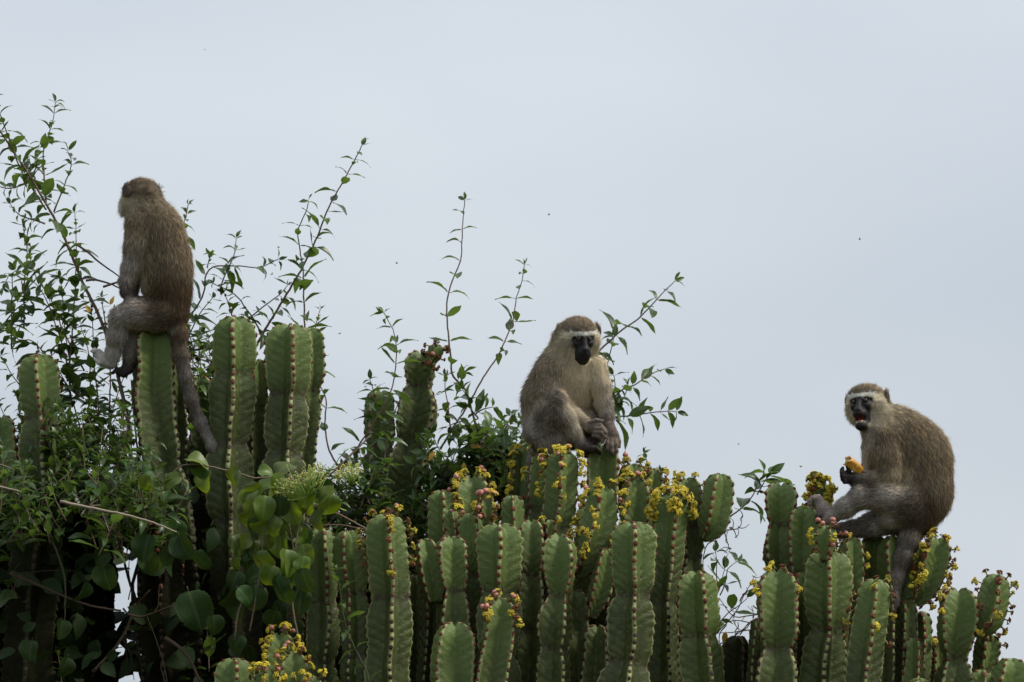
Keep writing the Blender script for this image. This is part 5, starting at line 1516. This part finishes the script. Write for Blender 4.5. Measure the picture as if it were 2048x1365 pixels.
# flower sprays: fine forked stalks with tiny buds
def spray(x0, y0, x1, y1, n, h, Y):
    B, B2 = Bag(), Bag(); s = S(Y)
    root = np.array(P((x0 + x1) / 2 + 10, (y0 + y1) / 2 + h * 1.4, Y))
    for i in range(n):
        t = r.random(); q = np.array(P(x0 + (x1 - x0) * t + r.normal(0, 6), y0 + (y1 - y0) * t + r.normal(0, h * .42), Y + r.normal(0, .018)))
        hub = root * .45 + q * .55 + r.normal(0, 5, 3) * s
        if i % 3 == 0:
            add_tube(B, [root, hub, q], [1.1 * s, .7 * s, .5 * s], 0, 4)
        else:
            add_tube(B, [q - unit(r.normal(0, 1, 3) + np.array([0, 0, 1])) * 9 * s, q], [.6 * s, .45 * s], 0, 3)
        add_ball(B2, SPH_S, q, (1.5 * s, 1.5 * s, 1.9 * s), 0)
        add_ball(B2, SPH_S, q + r.normal(0, 2.2, 3) * s, (1.2 * s,) * 3, 0)
    o = obj('flower_spray', B.mesh('flower_spray', [M_TEND]), p.t, kind='stuff')
    obj('bloom', B2.mesh('bloom', [M_UMB]), o, kind='stuff')
spray(562, 982, 648, 938, 230, 24, -.30)
spray(672, 950, 716, 938, 90, 18, -.10)
for pts in [[(622, 963), (636, 985), (656, 1008), (692, 1022)], [(656, 944), (676, 920), (688, 905), (697, 898)], [(556, 985), (548, 995), (550, 1004), (556, 1001)], [(604, 965), (622, 960), (640, 940)]]:
    p.shoot(pts, 2.4, 1.4, leafy=False, Y=-.14, name='tendril', mat=M_TEND, wob=6)
p.finish()

# ---- dry sticks in the shade
r = np.random.default_rng(77)
def stick(label, pts, Y, w0, w1, mat, twigs):
    a = P(*pts[0], Y)
    pl = Plant('dry_branch', label, 'branch', pts[-1][0], pts[-1][1], Y, 'bare sticks in the shade at the left'); 
    pl.shoot(pts, w0, w1, leafy=False, mat=mat, name='stick', wob=6)
    for q in twigs:
        pl.shoot(q, 2.6, 1.4, leafy=False, mat=mat, name='side_twig', wob=4)
    return pl
stick('pale grey dead branch slanting down to the right through dark leaves', [(352, 1064), (300, 1044), (250, 1030), (200, 1020), (120, 1003)], -.38, 6, 3, M_DRY, [[(200, 1010), (176, 1014), (162, 1032)], [(256, 1024), (236, 1028), (220, 1026)], [(196, 1000), (180, 1010)], [(218, 1062), (210, 1040), (204, 1022)]])
stick('short pale grey dead branch crossing the left edge of the photo', [(40, 984), (10, 976), (-30, 968)], -.36, 5, 3, M_DRY, [[(24, 938), (4, 930), (-20, 926)]])
stick('brown forked branch low in the shade, running right from the left edge', [(240, 1222), (180, 1212), (130, 1194), (80, 1172), (22, 1148)], -.04, 6.5, 4, M_DARKT, [[(152, 1142), (90, 1142), (60, 1146), (28, 1148)], [(34, 1158), (28, 1180), (24, 1196)]])
stick('thin brown twig hooking upward beside the dark trunk', [(345, 1212), (310, 1225), (280, 1234), (255, 1228), (246, 1216)], -.02, 4.5, 3, M_DARKT, [[(318, 1180), (316, 1210), (308, 1226)], [(294, 1234), (312, 1280), (330, 1340), (336, 1400)]])
stick('olive green runner hanging straight down in front of the dark trunks', [(130, 1218), (131, 1180), (126, 1140), (108, 1090), (94, 1058)], -.05, 5, 3.5, M_GTWIG, [[(128, 1250), (131, 1220)]])
stick('bent brown branch over the black trunk near the bottom', [(400, 1365), (380, 1320), (356, 1294), (330, 1275)], -.10, 8, 5, M_DARKT, [[(328, 1310), (322, 1330), (330, 1365)]])
stick('reddish brown stem leaning across the sky slit at the left', [(270, 1210), (252, 1260), (226, 1300), (185, 1345)], .12, 7, 5, M_DARKT, [[(300, 1180), (282, 1200), (268, 1214)]])
stick('long grey brown pole of dead wood leaning behind the sky slit', [(232, 1060), (255, 1150), (275, 1210), (300, 1300)], .2, 7, 5, M_DARKT, [[(262, 1090), (258, 1140), (262, 1180)], [(280, 1100), (266, 1160), (256, 1200)], [(256, 1330), (250, 1280), (262, 1230)], [(268, 1360), (262, 1310), (246, 1280)]])

# ---- the shaded undergrowth behind the trunks: nobody could count its leaves
def undergrowth():
    r = np.random.default_rng(31)
    B = Bag(); B2 = Bag()
    def put(x, y, Y, sz):
        if 214 + 10 * math.sin(y * .03) < x < 292 + 8 * math.sin(y * .05 + 1) and y > 1060 and r.random() < 0.955:
            return
        g = LG[int(r.integers(len(LG)))]
        M = np.array(frame(np.array(P(x, y, Y)), unit(r.normal(0, 1, 3) + np.array([0, -.3, -.4])), unit(r.normal(0, .7, 3) + np.array([0, -.5, .8])), sz * S(Y)))
        B.add((g[0] * np.array([1.5, 1, 1])) @ M[:3, :3].T + M[:3, 3], g[1], 0, float(r.random()))
    for i in range(3600):
        x = r.uniform(-160, 620); y = r.uniform(930, 1800)
        if y < 985 and r.random() < .6:
            continue
        put(x, y, r.uniform(.62, 1.7), r.uniform(46, 84))
    for i in range(900):
        x = r.uniform(600, 880); y = r.uniform(1085, 1600)
        put(x, y, r.uniform(.5, 1.4), r.uniform(46, 76))
    for i in range(420):                               # a few between and before the trunks
        put(r.uniform(-120, 480), r.uniform(985, 1420), r.uniform(.0, .6), r.uniform(30, 60))
    for i in range(90):                                # climbing stems
        x = r.uniform(-60, 620); y = r.uniform(1000, 1500)
        if 130 < x < 330:
            continue
        a = r.normal(0, 40)
        add_tube(B2, PA(spline(np.array([(x, y), (x + a, y + 120), (x + a * .6, y + 300)], float), 10), r.uniform(.3, .9)), r.uniform(1.5, 4) * S(.5), 0, 5)
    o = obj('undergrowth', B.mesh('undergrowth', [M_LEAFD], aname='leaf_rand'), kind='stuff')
    o['label'] = 'dark shaded leaves filling the depth behind the left trunks'; o['category'] = 'undergrowth'
    o2 = obj('climbing_stems', B2.mesh('climbing_stems', [M_TWIG]), o, kind='stuff')
undergrowth()

# ---- flies over the bushes
def fly(i, x, y, Y, label):
    s = S(Y); c = np.array(P(x, y, Y)); r = np.random.default_rng(i)
    th = thing('fly', label, 'insect', Vector(c), 'flies in the air')
    R = np.array(Euler((r.uniform(-.6, .6), r.uniform(-.6, .6), r.uniform(0, 6.28))).to_matrix())
    B = Bag(); add_ball(B, SPH_S, c, np.array((1.1, 2.3, 1.0)) * s, 0, R); add_ball(B, SPH_S, c + R @ np.array([0, 2.6 * s, 0]), np.array((.8, .8, .8)) * s, 0, R)
    obj('fly_body', B.mesh('fly_body', [M_PUPIL]), th)
    for e in (-1, 1):
        v = np.array([c + R @ (np.array(q) * s) for q in [(0, 0.5, .6), (e * 2.2, 1.0, 1.4), (e * 3.6, -.8, 1.9), (e * 2.4, -1.9, 1.5), (e * .6, -.8, .8)]])
        obj('wing', mesh_np('wing', v, np.array([[0, 1, 2, 3, 4]]), M_WING, smooth=False), th)
M_WING = simple_mat('fly_wing', (0.25, 0.25, 0.25), 0.3, 0.1, 100)
for i, (x, y, l) in enumerate([(410, 100, 'topmost fly, alone high in the upper left sky'), (1098, 430, 'fly in the open sky above the monkey with lowered head'), (793, 527, 'fly left of the two thin wiry shoots, over the red-tipped stem'),
                               (1719, 479, 'fly high above the head of the eating monkey'), (1477, 889, 'low fly between the two monkeys that face us'), (680, 668, 'fly just right of the tall left stems'), (731, 774, 'fly beside the left edge of the blurred round stem'),
                               (557, 495, 'upper fly left of the long oblique shoot'), (544, 549, 'lower fly left of the long oblique shoot'), (1602, 934, 'fly close left of the fruit in the hand')]):
    fly(i, x, y, -.25, l)
